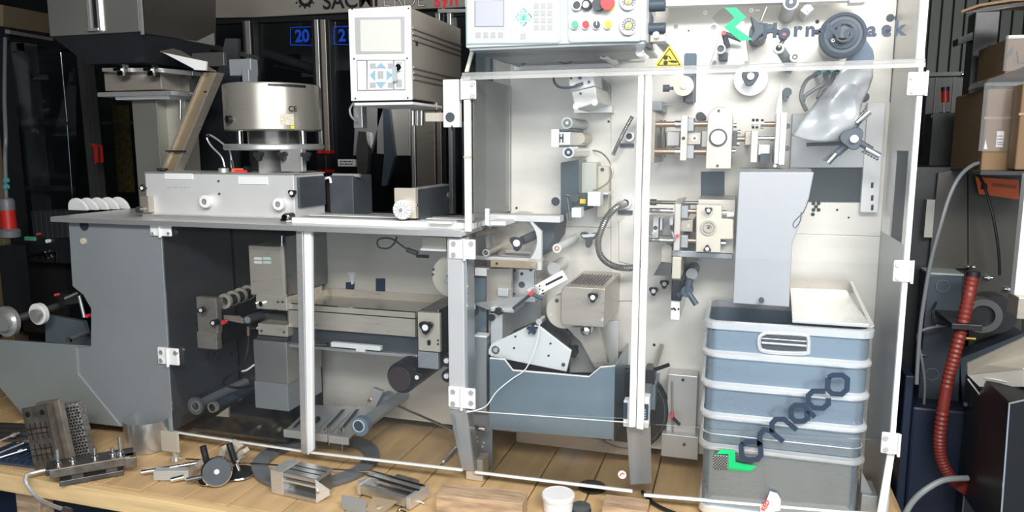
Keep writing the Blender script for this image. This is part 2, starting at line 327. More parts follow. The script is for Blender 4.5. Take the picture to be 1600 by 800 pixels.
O('door_pane', GLASSB, nm, ('s3', [(12, 66, 1.3), (118, 80, 1.6), (118, 470, 1.6), (12, 470, 1.3)], (0, .006, 0)))
O('tiger_tape', mat('hazard_tape', (.08, .065, .02), .6, 0, .7, 30), nm, ('b4', 180, 165, 203, 300, 2.4, 2.42))
O('crossbar', DSTEEL, nm, ('b4', 20, 186, 96, 196, 1.8, 1.84), ('b4', 30, 290, 110, 298, 1.8, 1.84), ('b4', 160, 190, 215, 194, 2.2, 2.22))
# machinery low at far left: terminal blocks
tb = T('valve_terminal', 'row of dark ribbed valve modules left of the table end', 'valve block')
for i in range(7): O('valve_module', RUB, tb, ('b4', 50+i*8, 330, 57+i*8, 372, .9, 1.05), bev=.003)
O('manifold', BLACK, tb, ('b4', 44, 372, 108, 410, .9, 1.1)); O('mounting_stand', BLACK, tb, ('b4', 20, 410, 106, 520, 1.0, 1.1)); 
O('indicator', REDB, tb, ('c', 58, 366, .88, .91, 2)); O('indicator', WCAP, tb, ('c', 73, 377, .88, .91, 3)); O('green_strip', GREEN, tb, ('b4', 38, 370, 54, 376, .89, .91))
O('silver_bracket', CHROME, tb, ('s3', [(66, 393, .88), (69, 393, .88), (74, 404, .88), (70, 404, .88), (67, 399, .88), (63, 404, .88), (60, 404, .88)], (0, .01, 0)), ('s3', [(30, 398, .88), (88, 394, .88), (88, 410, .88), (86, 410, .88), (86, 397, .88), (32, 401, .88)], (0, .01, 0)))
pl = T('industrial_plug', 'red and grey industrial plug hanging on its cable at far left', 'plug')
q = P(16, 372, .6); R_ = PR(16, 350, .6, 1)
O('plug_body', RED, pl, ('lat', q+Vector((0, 0, R_*14)), [(11*R_, 0), (10.5*R_, 30*R_)]))
O('plug_collar', GREYR, pl, ('lat', q, [(11*R_, 0), (15*R_, 2*R_), (15.5*R_, 12*R_), (12*R_, 15*R_)]), ('lat', q+Vector((0, 0, R_*44)), [(11*R_, 0), (11*R_, 14*R_), (9*R_, 18*R_), (5*R_, 19*R_)]))
O('cable', GREYR, pl, ('tube', [(10, 312, .6), (9, 280, .6), (8, 240, .6), (9, 215, .6), (7, 150, .7), (8, 60, .9)], 2.8)); O('cable_tie', TEAL, pl, ('c', 8, 282, .585, .6, 4), ('c', 8, 292, .585, .6, 4))
O('socket_post', BLACK, pl, ('b4', 2, 385, 30, 500, .6, .66))
# ================= HOPPER, CHUTE =================
YH = .32
hp = T('feed_hopper', 'big steel product hopper hanging at top left with dark tapered underside', 'hopper')
A, B2 = P(78, 57, YH), P(219, 54, YH); dz = P(78, -70, YH).z; xb = .9
b = Bm(); b.W(A.x, YH, A.z, B2.x, .81, dz); link('hopper_bin', b, mat('hopper_satin_steel', (.46, .45, .42), .32, .75, .06, 4), hp, .003)
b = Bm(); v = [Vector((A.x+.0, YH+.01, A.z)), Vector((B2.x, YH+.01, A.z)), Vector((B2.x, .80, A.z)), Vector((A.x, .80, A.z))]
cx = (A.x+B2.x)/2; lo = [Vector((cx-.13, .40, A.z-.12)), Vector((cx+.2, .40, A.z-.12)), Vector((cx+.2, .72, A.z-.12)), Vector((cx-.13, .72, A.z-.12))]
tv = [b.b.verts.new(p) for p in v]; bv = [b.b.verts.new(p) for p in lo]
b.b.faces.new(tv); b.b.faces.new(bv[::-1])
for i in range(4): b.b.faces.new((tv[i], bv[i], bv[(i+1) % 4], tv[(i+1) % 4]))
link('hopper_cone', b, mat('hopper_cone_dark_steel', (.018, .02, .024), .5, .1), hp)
O('sight_slot', BLACK, hp, ('b4', 138, -60, 149, 45, YH-.004, YH+.004)); O('slot_frame', ALU, hp, ('b4', 134, -60, 138, 47, YH-.012, YH), ('b4', 149, -60, 153, 47, YH-.012, YH), ('b4', 137, 44, 153, 48, YH-.014, YH))
O('edge_trim', ALU, hp, ('b4', 216, -60, 220, 54, YH-.006, YH))
cr = T('hopper_side_shade', 'dark sheet painting the shade on the right face of the hopper', 'duct')  # not a duct: a sheet standing in for the hopper's shade
O('shaded_side', mat('shaded_hopper_steel', (.05, .048, .042), .38, .3, .1, 3), cr, ('s3', [(221, -60, .33), (334, -60, .82), (334, 69, .82), (221, 52, .33)], (.012, .0, 0)))  # dark sheet laid over the hopper's right face, its shade as colour
O('side_lip', DSTEEL, cr, ('s3', [(325, 68, 1.2), (385, 84, 1.2), (388, 90, 1.2), (325, 76, 1.2)], (0, .1, 0)))
fs = T('hopper_feed_support', 'steel clamp box with two toggle clamps under the hopper', 'support frame')
O('clamp_rail', ALU, fs, ('p', [(159, 106), (250, 106), (301, 111), (301, 118), (250, 113), (159, 112)], YH+.05, YH+.25), bev=.002)
O('feed_box', STEEL, fs, ('b4', 163, 112, 252, 141, YH+.08, YH+.26), bev=.003)
O('support_plate', ALU, fs, ('b4', 152, 143, 269, 150, YH+.03, YH+.30), bev=.002)
O('support_plate', WHITE, fs, ('b4', 180, 150, 264, 155, YH+.06, YH+.25), bev=.002)
for x0 in (186, 233):
    c = O('toggle_clamp', CHROME, fs, ('b4', x0-4, 100, x0+5, 119, YH+.02, YH+.06), ('b4', x0-10, 106, x0+2, 111, YH+.01, YH+.05), bev=.003)
    O('clamp_shadow_block', BLACK, c, ('b4', x0+5, 105, x0+9, 120, YH+.03, YH+.06))
O('column', mat('support_column_steel', (.30, .30, .27), .35, .6, .05, 4), fs, ('b4', 212, 155, 250, 330, YH+.1, YH+.22), bev=.002)
O('column', mat('cream_support_column', (.40, .385, .33), .4, .4), fs, ('b4', 253, 155, 294, 330, YH+.16, YH+.24), bev=.002)
O('guide_rod', CHROME, fs, ('r', (282, 156, .4), (282, 186, .4), 2.4)); O('cross_plate', DSTEEL, fs, ('b4', 252, 120, 300, 155, YH+.2, YH+.3), ('b4', 296, 124, 303, 147, YH+.1, YH+.2))
ch = T('vibrating_tray', 'pale wedge shaped metal spout sticking out below the hopper', 'spout')
O('spout_side', WHITE, ch, ('p', [(250, 81), (322, 96), (321, 110), (303, 109)], .30, .31)); O('spout_floor', STEEL, ch, ('s3', [(250, 81, .3), (303, 109, .3), (338, 112, .45), (275, 76, .6)], (0, 0, .004)))
O('spout_bracket', DSTEEL, ch, ('b4', 300, 82, 350, 104, .48, .5), bev=.003)
sc = T('inclined_chute', 'slanting buff metal chute running down to the long feeder housing', 'chute')
O('chute_floor', BUFF, sc, ('s3', [(318, 113, .36), (337, 113, .36), (272, 267, .28), (252, 267, .28)], (0, .012, 0)))
O('chute_lip', STEEL, sc, ('s3', [(316, 113, .35), (319, 113, .35), (254, 267, .27), (251, 267, .27)], (0, .05, 0)), ('s3', [(336, 113, .35), (339, 113, .35), (274, 267, .27), (271, 267, .27)], (0, .05, 0)))
O('chute_clip', BLACK, sc, ('s3', [(318, 142, .34), (326, 143, .34), (326, 145, .34), (318, 144, .34)], (0, .02, 0)), ('s3', [(258, 235, .27), (286, 235, .27), (286, 237, .27), (258, 237, .27)], (0, .02, 0)))
bp_ = T('dark_back_panel', 'dark steel partition panel standing behind the slanting chute and drum', 'panel')
O('panel_sheet', mat('dark_partition_steel', (.055, .065, .075), .35, .5, .2, 3), bp_, ('s3', [(340, 112, .75), (352, 60, .75), (372, 60, .75), (372, 330, .75), (262, 330, .75), (276, 270, .75)], (0, .02, 0))); O('panel_base', DARKM, bp_, ('W', P(262, 330, .75).x, .75, -.4, P(372, 330, .75).x, .77, P(320, 328, .75).z))
# ================= DRUM FEEDER =================
dr = T('drum_feeder', 'round cream vibrating drum on a ring table in the middle of the worktop', 'feeder')
YD = .33; q = P(428, 205, YD+.0); u = PR(428, 165, YD, .95); c0 = Vector((q.x, YD, q.z)); 
O('drum_shell', HOUSE, dr, ('lat', c0, [(74*u, 0), (77*u, 2*u), (77*u, 70*u), (76*u, 73*u), (72*u, 74*u), (70*u, 60*u), (66*u, 58*u)], (0, 0, 1), 64))
O('drum_motor', GREYP, dr, ('b4', 358, 92, 392, 118, YD+.0, YD+.05), ('b4', 378, 108, 389, 128, YD-.02, YD+.04), bev=.003)
O('base_ring', ALU, dr, ('lat', c0+Vector((0, 0, -31*u)), [(78*u, 0), (80*u, 2*u), (80*u, 8*u), (78*u, 10*u), (40*u, 10*u), (40*u, 0)], (0, 0, 1), 64, False))
for dx, dy in ((-55, -.04), (-18, -.07), (20, -.07), (62, -.03)): O('support_post', CHROME, dr, ('cyl', c0+Vector((dx*u, dy, -22*u)), c0+Vector((dx*u, dy, 1*u)), 5*u))
O('vibrator_core', DSTEEL, dr, ('lat', c0+Vector((0, 0, -22*u)), [(42*u, 0), (42*u, 24*u)], (0, 0, 1), 48))
O('pedestal', DSTEEL, dr, ('lat', c0+Vector((0, 0, -66*u)), [(46*u, 0), (46*u, 36*u)], (0, 0, 1), 4), bev=.002); O('pedestal_plate', ALU, dr, ('b4', 438, 233, 472, 268, YD-.16, YD-.13), bev=.002)
for dx in (-26, 12, 48): knob(dr, 428+dx, 243+abs(dx)*.02, YD-.18, 9, 3, .6, None, RUB, .45)
O('foot_plate', STEEL, dr, ('lat', c0+Vector((0, 0, -69*u)), [(66*u, 0), (66*u, 3*u)], (0, 0, 1), 40))
s0 = O('name_strip', BLACKT, dr, *[('s3', [(x0, 129+abs(x0-428)*.02, YD-.165), (x0+6, 129+abs(x0-422)*.02, YD-.165), (x0+6, 135+abs(x0-422)*.02, YD-.165), (x0, 135+abs(x0-428)*.02, YD-.165)], (0, .004, 0)) for x0 in ()]) if 0 else None
th0 = -pi/2-YAW  # side of the drum that faces the doorway
def on_drum(ang, h, wv, hv, name, m_, r=77.6):
    b = Bm(); n = 6
    for i in range(n):
        a0 = ang+wv*(i/n-.5); a1 = ang+wv*((i+1)/n-.5)
        b.ext([c0+Vector((cos(a)*r*u, sin(a)*r*u, z*u)) for a, z in ((a0, h-hv/2), (a1, h-hv/2), (a1, h+hv/2), (a0, h+hv/2))], Vector((cos(ang), sin(ang), 0))*.001)
    return link(name, b, m_, dr)
on_drum(radians(-37), 69, .8, 4, 'name_strip', BLACKT)
on_drum(radians(-40), 17, .28, 17, 'type_label', mat('buff_label', (.62, .57, .45), .5, 0, .35, 220))
on_drum(radians(-34), 5, .07, 5, 'yellow_tag', YELLOW)
a = -pi/2+.45
a = radians(-33); q = c0+Vector((cos(a)*77.5*u, sin(a)*77.5*u, 33*u)); tx = text('CE', 461, 171, YD-.1, 8, BLACKT, dr, 'ce_mark', 0, .02); tx.data.transform(Matrix.Translation(q) @ Matrix.Rotation(a+pi/2, 4, 'Z') @ Matrix.Translation(-P(461, 171, YD-.1)))
a = radians(-111); d_ = Vector((cos(a), sin(a), 0)); q = c0+Vector((0, 0, 17*u)); O('drum_knob', BLACK, dr, ('cyl', q+d_*76*u, q+d_*84*u, 6*u))
# ================= WORKTOP AND LEFT CABINET =================
wt = T('worktop', 'long brushed metal worktop at the left that carries the feeder housing', 'worktop')
za = .955
TX0 = P(80, 338, -.03).x; TX1 = P(722, 366, -.03).x
O('top_plate', mat('brushed_worktop_steel', (.62, .62, .61), .32, .2, .04, 8, (1, 12, 1)), wt, ('W', TX0, -.03, za-.02, TX1, .52, za), bev=.003)
O('edge_strip', ALU, wt, ('W', TX0, -.036, za-.021, TX1, -.029, za-.001), bev=.001)
lc = T('left_end_cabinet', 'grey painted sheet metal end cabinet under the left worktop', 'cabinet')
O('front_sheet', GREYP, lc, ('p', [(107, 347), (251, 352), (270, 676), (189, 666), (122, 584), (119, 542), (142, 541), (142, 482), (136, 472), (130, 461), (113, 447)], 0, .012), bev=.002)
O('left_sheet', GREYG, lc, ('p', [(-60, 527), (142, 541), (119, 543), (122, 585), (189, 667), (36, 649), (0, 606), (-60, 540)], -.006, .006), bev=.002)
O('inner_sheet', BLUEC, lc, ('p', [(71, 492), (130, 502), (142, 541), (71, 534)], .22, .24)); O('bottom_sheet', DSTEEL, lc, ('W', -2.9, .012, .07, -2.22, .44, .08)); O('side_sheet', mat('cabinet_inner_side', (.16, .17, .175), .3, .6), lc, ('W', -2.225, .012, .07, -2.215, .44, .93))
O('finger_hole', HOLE, lc, ('c', 131, 352, -.003, .003, 8.5)); O('blank_plug', mat('yellowed_plug', (.55, .52, .36), .5), lc, ('c', 129, 377, -.006, .003, 5))
def hinge(parent, x0, y0, x1, y1, Y, xs=None, m=WHITE, vert=True, sc=((.22, .25), (.22, .75)), knx=None):
    h = O('hinge', m, parent, ('b4', x0, y0, x1, y1, Y-.012, Y-.001), bev=.004)
    w_ = x1-x0; hh = y1-y0; kx = x0+w_*(.5 if knx is None else knx)
    O('hinge_knuckle', m, h, ('cyl', (P(kx, (y0+y1)/2, Y-.012).x, Y-.014, P(kx, y1+1, Y).z), (P(kx, (y0+y1)/2, Y-.012).x, Y-.014, P(kx, y0-1, Y).z), PR(kx, y0, Y, 2.3), None, 12))
    for fx, fy in sc: O('screw', ALU, h, ('c', x0+w_*fx, y0+hh*fy, Y-.018, Y-.010, min(4, hh*.13)))
    return h
hinge(lc, 234, 352, 266, 369, 0, sc=((.12, .75), (.88, .75))); hinge(lc, 246, 544, 278, 570, 0, sc=((.15, .25), (.15, .75), (.85, .3)))
# discs + shaft at the left
for i in range(5): 
    t = T('white_disc', 'white round disc, %s of the overlapping discs at the worktop end' % ('leftmost', 'second from left', 'middle one', 'second from right', 'rightmost')[i], 'disc', 'white discs on the worktop')
    q = P(122+i*16, 330-i*1.5, .24+i*.03); rr = PR(122, 320, .24, 19); n_ = Vector((-.35, -.9, .35)).normalized()
    b = Bm(); b.cyl(Vector((q.x, q.y, za+.001+rr*.0)), Vector((q.x, q.y, za+.001))+Vector((.0, .012, .003)), rr, None, 40)
    # only the part above the worktop slot is seen: keep it as a half disc standing in its slot
    bmesh.ops.bisect_plane(b.b, geom=b.b.verts[:]+b.b.edges[:]+b.b.faces[:], plane_co=(0, 0, za+.001), plane_no=(0, 0, -1), clear_outer=True)
    bmesh.ops.holes_fill(b.b, edges=b.b.edges[:]); link('half_disc', b, WHITE, t, .002)
rs = T('reel_shaft', 'dark shaft with two white reel flanges at the far left edge', 'shaft')
O('shaft', DSTEEL, rs, ('r', (-40, 518, -.05), (130, 466, .38), 6)); 
for cx_, cy_, y_, r_ in ((8, 503, .02, 24), (58, 491, .13, 17)):
    f = O('flange', WHITE if r_ < 20 else ALU, rs, ('c', cx_, cy_, y_, y_+.02, r_*1.0, r_)); O('flange_hub', ALU, f, ('c', cx_-5, cy_+2, y_-.03, y_, r_*.55)); 
O('clamp_lever', ALU, rs, ('r', (102, 466, .15), (120, 458, .15), 2)); O('lever_tip', REDB, rs, ('c', 86, 461, .13, .15, 2)); O('support_arm', BLACK, rs, ('s3', [(88, 458, .2), (128, 460, .2), (128, 472, .2), (92, 478, .2)], (0, .2, 0)))
t = T('stub_roller', 'short pale stub roller with bright end in the cabinet cut-out', 'roller'); O('roller_tube', ALU, t, ('r', (108, 531, .02), (136, 520, .2), 4)); O('end_cap', CHROME, t, ('r', (106, 532, .01), (109, 531, .02), 4.5)); O('bracket', ALU, t, ('r', (124, 462, .1), (132, 496, .1), 2.5)); O('red_cap', REDB, t, ('c', 135, 494, .08, .1, 3)); 
# ---- things on the worktop ----
YF = .10
fh = T('feeder_housing', 'long white metal feeder housing with two round knobs on the left worktop', 'feeder housing')
x0, x1 = P(228, 300, YF).x, P(460, 310, YF).x; zt = P(344, 272, YF).z
O('housing_body', mat('housing_pale_metal', (.70, .70, .69), .42, .3, .04, 6), fh, ('W', x0, YF, za+.012, x1, .32, zt), bev=.003)
O('top_cover', ALU, fh, ('W', x0-.003, YF-.004, zt, x1+.003, .325, zt+.005), bev=.001)
O('base_rail', ALU, fh, ('W', x0+.02, YF-.05, za, x1+.02, .325, za+.014), bev=.002); O('end_plate', DGREY, fh, ('W', x1, YF+.02, za+.05, x1+.012, .31, zt-.01), bev=.002)
O('inset_panel', WHITE, fh, ('b4', 257, 271, 300, 280, YF-.004, YF+.003)); O('inset_panel', WHITE, fh, ('b4', 372, 276, 417, 288, YF-.004, YF+.003))
for kx, ky in ((319, 315), (434, 319)):
    k = O('adjusting_knob', WHITE, fh, ('c', kx, ky, YF-.03, YF, 10, 9.5), bev=.002); O('knob_screw', ALU, k, ('an', kx, ky, YF-.033, YF-.028, 4.5, 2), ('c', kx, ky, YF-.032, YF-.03, 1.3))
for bx, by in ((341, 283), (342, 303)): bolt(fh, bx, by, YF, 1.7, DGREY)
marks(fh, 261, 298, 293, YF, 2.2, KEYG)
t = T('locking_screw', 'black locking knob and steel pin at left end of feeder housing', 'clamp'); knob(t, 221, 294, YF-.02, 6, 4, 0, WCAP); O('pin_block', STEEL, t, ('b4', 219, 307, 232, 332, YF-.03, YF+.02), bev=.002); O('pin', DSTEEL, t, ('c', 215, 328, YF-.05, YF-.01, 5), ('x', 215, 232, 328, YF-.02, 3))
t = T('wing_knob', 'small black wing knob on the right end of feeder housing', 'knob'); knob(t, 455, 302, YF-.03, 7, 3, .5, WCAP, back=YF+.01)
t = T('steel_stud', 'ribbed steel stud at the lower right corner of the feeder housing', 'stud'); O('stud_body', DSTEEL, t, ('c', 447, 339, .02, .06, 6)); O('stud_head', CHROME, t, ('c', 444, 340, .01, .02, 5), ('W', P(447, 339, .05).x-.012, .03, za, P(447, 339, .05).x+.012, .06, za+.015))
t = T('guard_box', 'dark grey box guard behind the right end of the feeder housing', 'guard'); x2 = P(553, 300, .34).x
O('box_body', DGREY, t, ('W', x1+.014, .335, za, x2, .50, zt-.01), bev=.004); O('top_roll', ALU, t, ('cyl', (x1+.02, .36, zt-.01), (x2+.02, .36, zt-.01), .008)); O('hose_end', WHITE, t, ('tube', [(508, 279, .33), (515, 278, .33), (517, 286, .33)], 2))
# hose + fittings on the housing top
t = T('bent_air_tube', 'thin silver tube bent over the top of feeder housing into a round cap', 'tube'); O('tube', ALU, t, ('tube', [(351, 261, .2), (346, 245, .2), (330, 228, .2), (323, 215, .2), (328, 211, .2), (345, 222, .2), (359, 236, .2), (362, 262, .2)], 1.5)); O('round_cap', ALU, t, ('lat', P(350, 271, .2), [(8.5*u, 0), (8.5*u, 8*u), (7*u, 9*u)])); O('black_sleeve', BLACK, t, ('r', (323, 214, .2), (328, 211, .2), 2.2), ('r', (363, 250, .2), (365, 262, .2), 2.4))
t = T('orange_air_fitting', 'orange pneumatic fitting with black ends on top of feeder housing', 'fitting'); O('fitting_body', mat('orange_fitting', (.75, .17, .06), .4), t, ('b4', 361, 263, 380, 272, .19, .22), bev=.003); O('black_end', BLACK, t, ('b4', 380, 260, 387, 271, .19, .22)); O('orange_tip', REDB, t, ('x', 368, 385, 268, .18, 2.4))
t = T('star_grip', 'black star grip at the left corner on top of feeder housing', 'knob'); O('star_head', BLACK, t, ('lat', P(254, 268, .18), [(4*u, 0), (9*u, 3*u), (9*u, 5*u), (3*u, 6*u)], (0, 0, 1), 10)); O('stem', ALU, t, ('cyl', P(254, 273, .18), P(254, 268, .18), 3*u))
# handwheel block + rails
rl = T('guide_rails', 'bright guide rails lying along the worktop right of feeder housing', 'rail')
for y0, y1, h_, m_ in ((.03, .07, .022, WHITE), (.09, .12, .022, ALU), (.15, .18, .022, WHITE), (.21, .24, .022, ALU)): O('rail', m_, rl, ('W', x1+.03, y0, za, TX1+.02, y1, za+h_), bev=.002)  # white rails: bright reflections put into the colour
O('pad', WHITE, rl, ('W', TX1-.14, .0, za+.02, TX1-.05, .05, za+.028))
hw = T('handwheel_carriage', 'small metal carriage with a white fluted handwheel on the guide rails', 'carriage')
hx0, hx1 = P(616, 310, .05).x, P(649, 310, .05).x; hz = P(632, 294, .05).z
O('front_block', CREAM, hw, ('W', hx0, .05, za+.03, hx1, .075, hz), bev=.002); O('carriage_body', DGREY, hw, ('W', hx0+.012, .075, za+.02, hx1-.002, .38, hz-.006), bev=.002); O('top_strip', ALU, hw, ('W', hx1-.03, .076, hz-.006, hx1, .38, hz))
wl = O('handwheel', WHITE, hw, ('lob', 627, 328, .015, .05, 16, 24, .08)); O('wheel_hub', ALU, wl, ('c', 626, 328, .008, .02, 3)); O('grip_line', KEYG, wl, *[('r', (627+5*cos(a*.52), 328+5*sin(a*.52), .0135), (627+13*cos(a*.52), 328+13*sin(a*.52), .0135), .5) for a in range(12)])
O('rear_wheel', ALU, hw, ('c', 688, 305, .36, .385, 12)); O('cable', WHITE, hw, ('tube', [(652, 314, .1), (664, 308, .2), (678, 306, .3), (686, 298, .36)], 1.2)); O('screw', CHROME, hw, ('x', 650, 652, 313, .1, 2), ('x', 650, 652, 320, .06, 2))
# ================= CRT MONITOR =================
YM = .02
mo = T('crt_monitor', 'pale industrial CRT terminal with blue arrow keys above the worktop', 'monitor')
mx0, mx1, mz0, mz1 = P(546, 90, YM).x, P(642, 90, YM).x, P(594, 157, YM).z, P(594, 11, YM).z
O('housing', mat('monitor_beige_grey_metal', (.36, .33, .29), .45, .3, .05, 4), mo, ('W', mx0+.006, YM+.012, mz0+.004, mx1-.004, .52, mz1-.004), bev=.004)
fp = O('front_panel', WHITE, mo, ('W', mx0, YM, mz0, mx1, YM+.014, mz1), bev=.003)
O('screen_bezel', KEYG, mo, ('p', [(554, 27), (632, 26), (632, 83), (556, 84)], YM-.003, YM+.002)); O('screen', SCREEN, mo, ('p', [(562, 31), (625, 30), (626, 81), (563, 81)], YM-.006, YM+.002), bev=.002)
kp = O('keypad', WHITE, mo, ('b4', 558, 94, 634, 141, YM-.003, YM+.002)); L_ = mat('keypad_line', (.22, .23, .25), .5)
O('keypad_outline', L_, kp, ('stroke', [(558, 94), (573, 94), (573, 141), (559, 141), (558, 94)], .9, YM-.003), ('stroke', [(574, 94), (615, 94), (615, 140), (575, 141), (574, 94)], .9, YM-.003), ('stroke', [(616, 94), (633, 94), (633, 140), (616, 140), (616, 94)], .9, YM-.003))
for pts in ([(595, 98), (603, 106), (587, 106)], [(595, 138), (603, 128), (587, 128)], [(578, 117), (586, 109), (586, 126)], [(612, 117), (604, 109), (604, 126)]): O('arrow_key', KEYB, kp, ('p', pts, YM-.006, YM-.002))
for x_, y_ in ((578, 99), (606, 99), (578, 129), (606, 129), (590, 111), (619, 97), (619, 124)): O('key', KEYG, kp, ('b4', x_, y_, x_+9, y_+12 if x_ in (590, 619) else y_+8, YM-.005, YM-.002))
ky = O('key_in_lock', CHROME, mo, ('c', 622, 105, YM-.02, YM, 5)); O('key_tag', mat('grey_key_tag', (.42, .46, .5), .4), ky, ('p', [(613, 105), (619, 104), (620, 126), (614, 127)], YM-.022, YM-.018))
for sx, sy in ((550, 14), (638, 13), (553, 92), (636, 91), (555, 154), (637, 153)): O('screw', DGREY, mo, ('c', sx, sy, YM-.002, YM+.002, 1.4))
pk = mat('faint_print', (.62, .62, .61), .5); marks(mo, 555, 582, 18.5, YM, 3, pk, 7); marks(mo, 610, 626, 17.5, YM, 3, pk, 4)
for i, zz in enumerate((.76, .70, .64, .34, .28, .22)): O('side_rib', mat('monitor_rib', (.30, .28, .25), .4, .3), mo, ('W', mx1-.004, YM+.02, mz0+(mz1-mz0)*zz, mx1+.002, .51, mz0+(mz1-mz0)*zz+.010), bev=.003)
O('vent_hole', BLACK, mo, ('W', mx1-.004, .07, mz0+(mz1-mz0)*.60, mx1-.001, .085, mz0+(mz1-mz0)*.64))
ms = T('monitor_stand', 'pale bracket and grouped steel posts holding up the CRT terminal', 'stand')
O('base_tray', WHITE, ms, ('W', mx0+.01, YM+.005, mz0-.016, mx1, .30, mz0-.006), bev=.002); O('tray_gap', BLACK, ms, ('W', mx0+.02, YM+.02, mz0-.006, mx1-.01, .5, mz0))
for x_ in (645, 652, 659): O('steel_post', CHROME, ms, ('r', (x_, 160, .3), (x_, 196, .3), 3))
O('steel_post', ALU, ms, ('b4', 552, 160, 566, 200, .22, .26), bev=.003); O('cable_loop', ALU, ms, ('tube', [(553, 160, .2), (547, 170, .2), (549, 182, .2), (557, 190, .2)], 1.6)); O('side_arm', CREAM, ms, ('b4', 664, 176, 697, 190, .02, .06), bev=.002)
O('clamp_plate', STEEL, ms, ('b4', 641, 160, 683, 172, .25, .35), bev=.002)
# ================= MACHINE FRAME (back plate) =================
fr = T('packaging_machine', 'big bright back plate and base frame that carries every station of the packaging machine', 'machine frame')
xr = .485; xc = P(797, 300, YB).x; xl = P(500, 500, YB).x
O('upper_backplate', PLATE, fr, ('W', xc, YB, .93, xr, YB+.03, 2.25), bev=.002)
O('lower_backplate', PLATE, fr, ('W', xc, YB, .05, xr, YB+.03, .929), bev=.002)
O('left_backplate', PLATEL, fr, ('W', xl, YB, .05, xc-.001, YB+.03, .929), bev=.002)
O('shaded_backplate', mat('shaded_backplate_steel', (.055, .052, .048), .3, .45, .15, 4), fr, ('W', -2.21, YB-.004, .05, xl-.001, YB+.03, .929), bev=.002)  # same plate continued; its shade and dark reflection put into the colour
O('base_pan', BLKST, fr, ('W', -2.20, .10, .035, P(470, 680, .2).x, YB+.02, .048))
O('rear_cabinet', DARKM, fr, ('W', -2.21, YB+.031, .05, xc, .9, .925), ('W', xc, YB+.031, .05, xr, .9, 2.2))
O('side_plate', PLATE, fr, ('W', xr, .05, 1.23, xr+.012, YB+.02, 2.2)); O('side_plate', mat('pale_grey_side', (.42, .44, .45), .35, .4, .05, 3), fr, ('W', xr, .05, .03, xr+.012, YB+.02, .95), label='grey lower side plate'); O('side_plate', ALU, fr, ('W', xr, .30, .95, xr+.012, YB+.02, 1.23), ('W', xr, .05, .95, xr+.012, .10, 1.23)); O('side_window', HOLE, fr, ('W', xr+.006, .10, .95, xr+.01, .30, 1.23))
O('top_rail', WHITE, fr, ('p', [(1035, -30), (1334, -30), (1334, 1), (1035, 10)], .30, .34), bev=.003); O('rail_block', WHITE, fr, ('b4', 1328, -20, 1354, 4, .28, .34), bev=.003)
for fx, y_ in ((741, .07),): 
    a = P(fx, 750, y_); O('foot', CREAM, fr, ('W', a.x-.034, y_, 0, a.x+.034, y_+.07, .085), bev=.003); O('foot_screw', DGREY, fr, ('x', 722, 726, 749, .1, 2.5))
for fx in (1240,): a = P(fx, 740, .3); O('foot', CREAM, fr, ('W', a.x-.034, .3, 0, a.x+.034, .37, .04), bev=.003)
O('base_beam', STEEL, fr, ('W', P(800, 690, .3).x, .36, .048, P(1000, 690, .3).x, .40, .10))
# holes and seams in the plate: real recess rings
def hole(px, py, r, m=HOLE, ring=None, Y=YB, name='bolt_hole'):
    o = O(name, m, fr, ('c', px, py, Y-.0012, Y+.002, r, None, 16))
    if ring: O('rim', ring, o, ('an', px, py, Y-.004, Y+.001, r*1.35, r))
for h in ((842, 81, 1.5), (842, 103, 1.5), (842, 116, 1.3), (1076, 48, 1.6), (1277, 34, 3), (973, 139, 3.4), (962, 155, 4.2), (951, 190, 2), (962, 193, 3.5), (1308, 328, 1.8), (1326, 340, 1.6), (1022, 539, 2.4), (807, 325, 2), (807, 340, 2), (1390, 575, 1.6), (1096, 370, 2)): hole(*h)
for x_, y_ in ((1271, 318), (1279, 318), (1275, 323), (1271, 328), (1279, 328), (1270, 335)): hole(x_, y_, 3)
hole(1350, 152, 8, DGREY); hole(1417, 152, 8, DGREY); 
hole(868, 315, 7, DGREY, ALU, name='round_port'); hole(1056, 42, 3.5, KEYG); hole(1115, 43, 4.5, KEYG, ALU)
hole(1391, 28, 6, BLUEG, name='vent_hole'); hole(1404, 28, 6, BLUEG, name='vent_hole'); hole(1385, 46, 7, BLUEG, name='vent_hole')
O('round_cover', PLATE, fr, ('c', 883, 79, YB-.006, YB, 18, 18.5, 40)); O('cover_edge', DGREY, fr, ('an', 884, 80, YB-.003, YB, 19.3, 18, 40))
O('raised_plate', PLATE, fr, ('p', [(955, 120), (1006, 120), (1006, 470), (955, 470)], YB-.008, YB), bev=.001); O('raised_plate', PLATE, fr, ('p', [(953, 122), (982, 95), (982, 166), (979, 166)], YB-.012, YB-.008)) if 0 else None
O('raised_plate', PLATE, fr, ('p', [(967, 345), (990, 335), (990, 415), (967, 408)], YB-.016, YB-.006), bev=.001)
O('seam', DGREY, fr, ('b4', 1397, -40, 1398.4, 160, YB-.001, YB+.001), ('b4', 797, 334, 876, 335, YB-.001, YB+.001), ('b4', 980, 95, 1008, 96, YB-.0085, YB-.008), ('b4', 1370, 335, 1371, 700, YB-.001, YB+.001))
O('slotted_strip', WHITE, fr, ('b4', 1350, 160, 1378, 332, YB-.04, YB-.01), bev=.002)
for y_ in (290, 310, 325): O('strip_slot', BLACK, fr, ('b4', 1361, y_-5, 1365, y_+4, YB-.042, YB-.038), bev=.002)
O('dark_window', mat('dark_window_plate', (.02, .035, .04), .35, 0), fr, ('p', [(1235, 258), (1353, 262), (1351, 316), (1236, 315)], YB-.006, YB-.001)); O('dark_window', SLOT, fr, ('p', [(1095, 268), (1132, 268), (1132, 310), (1095, 310)], YB-.003, YB), bev=.002)
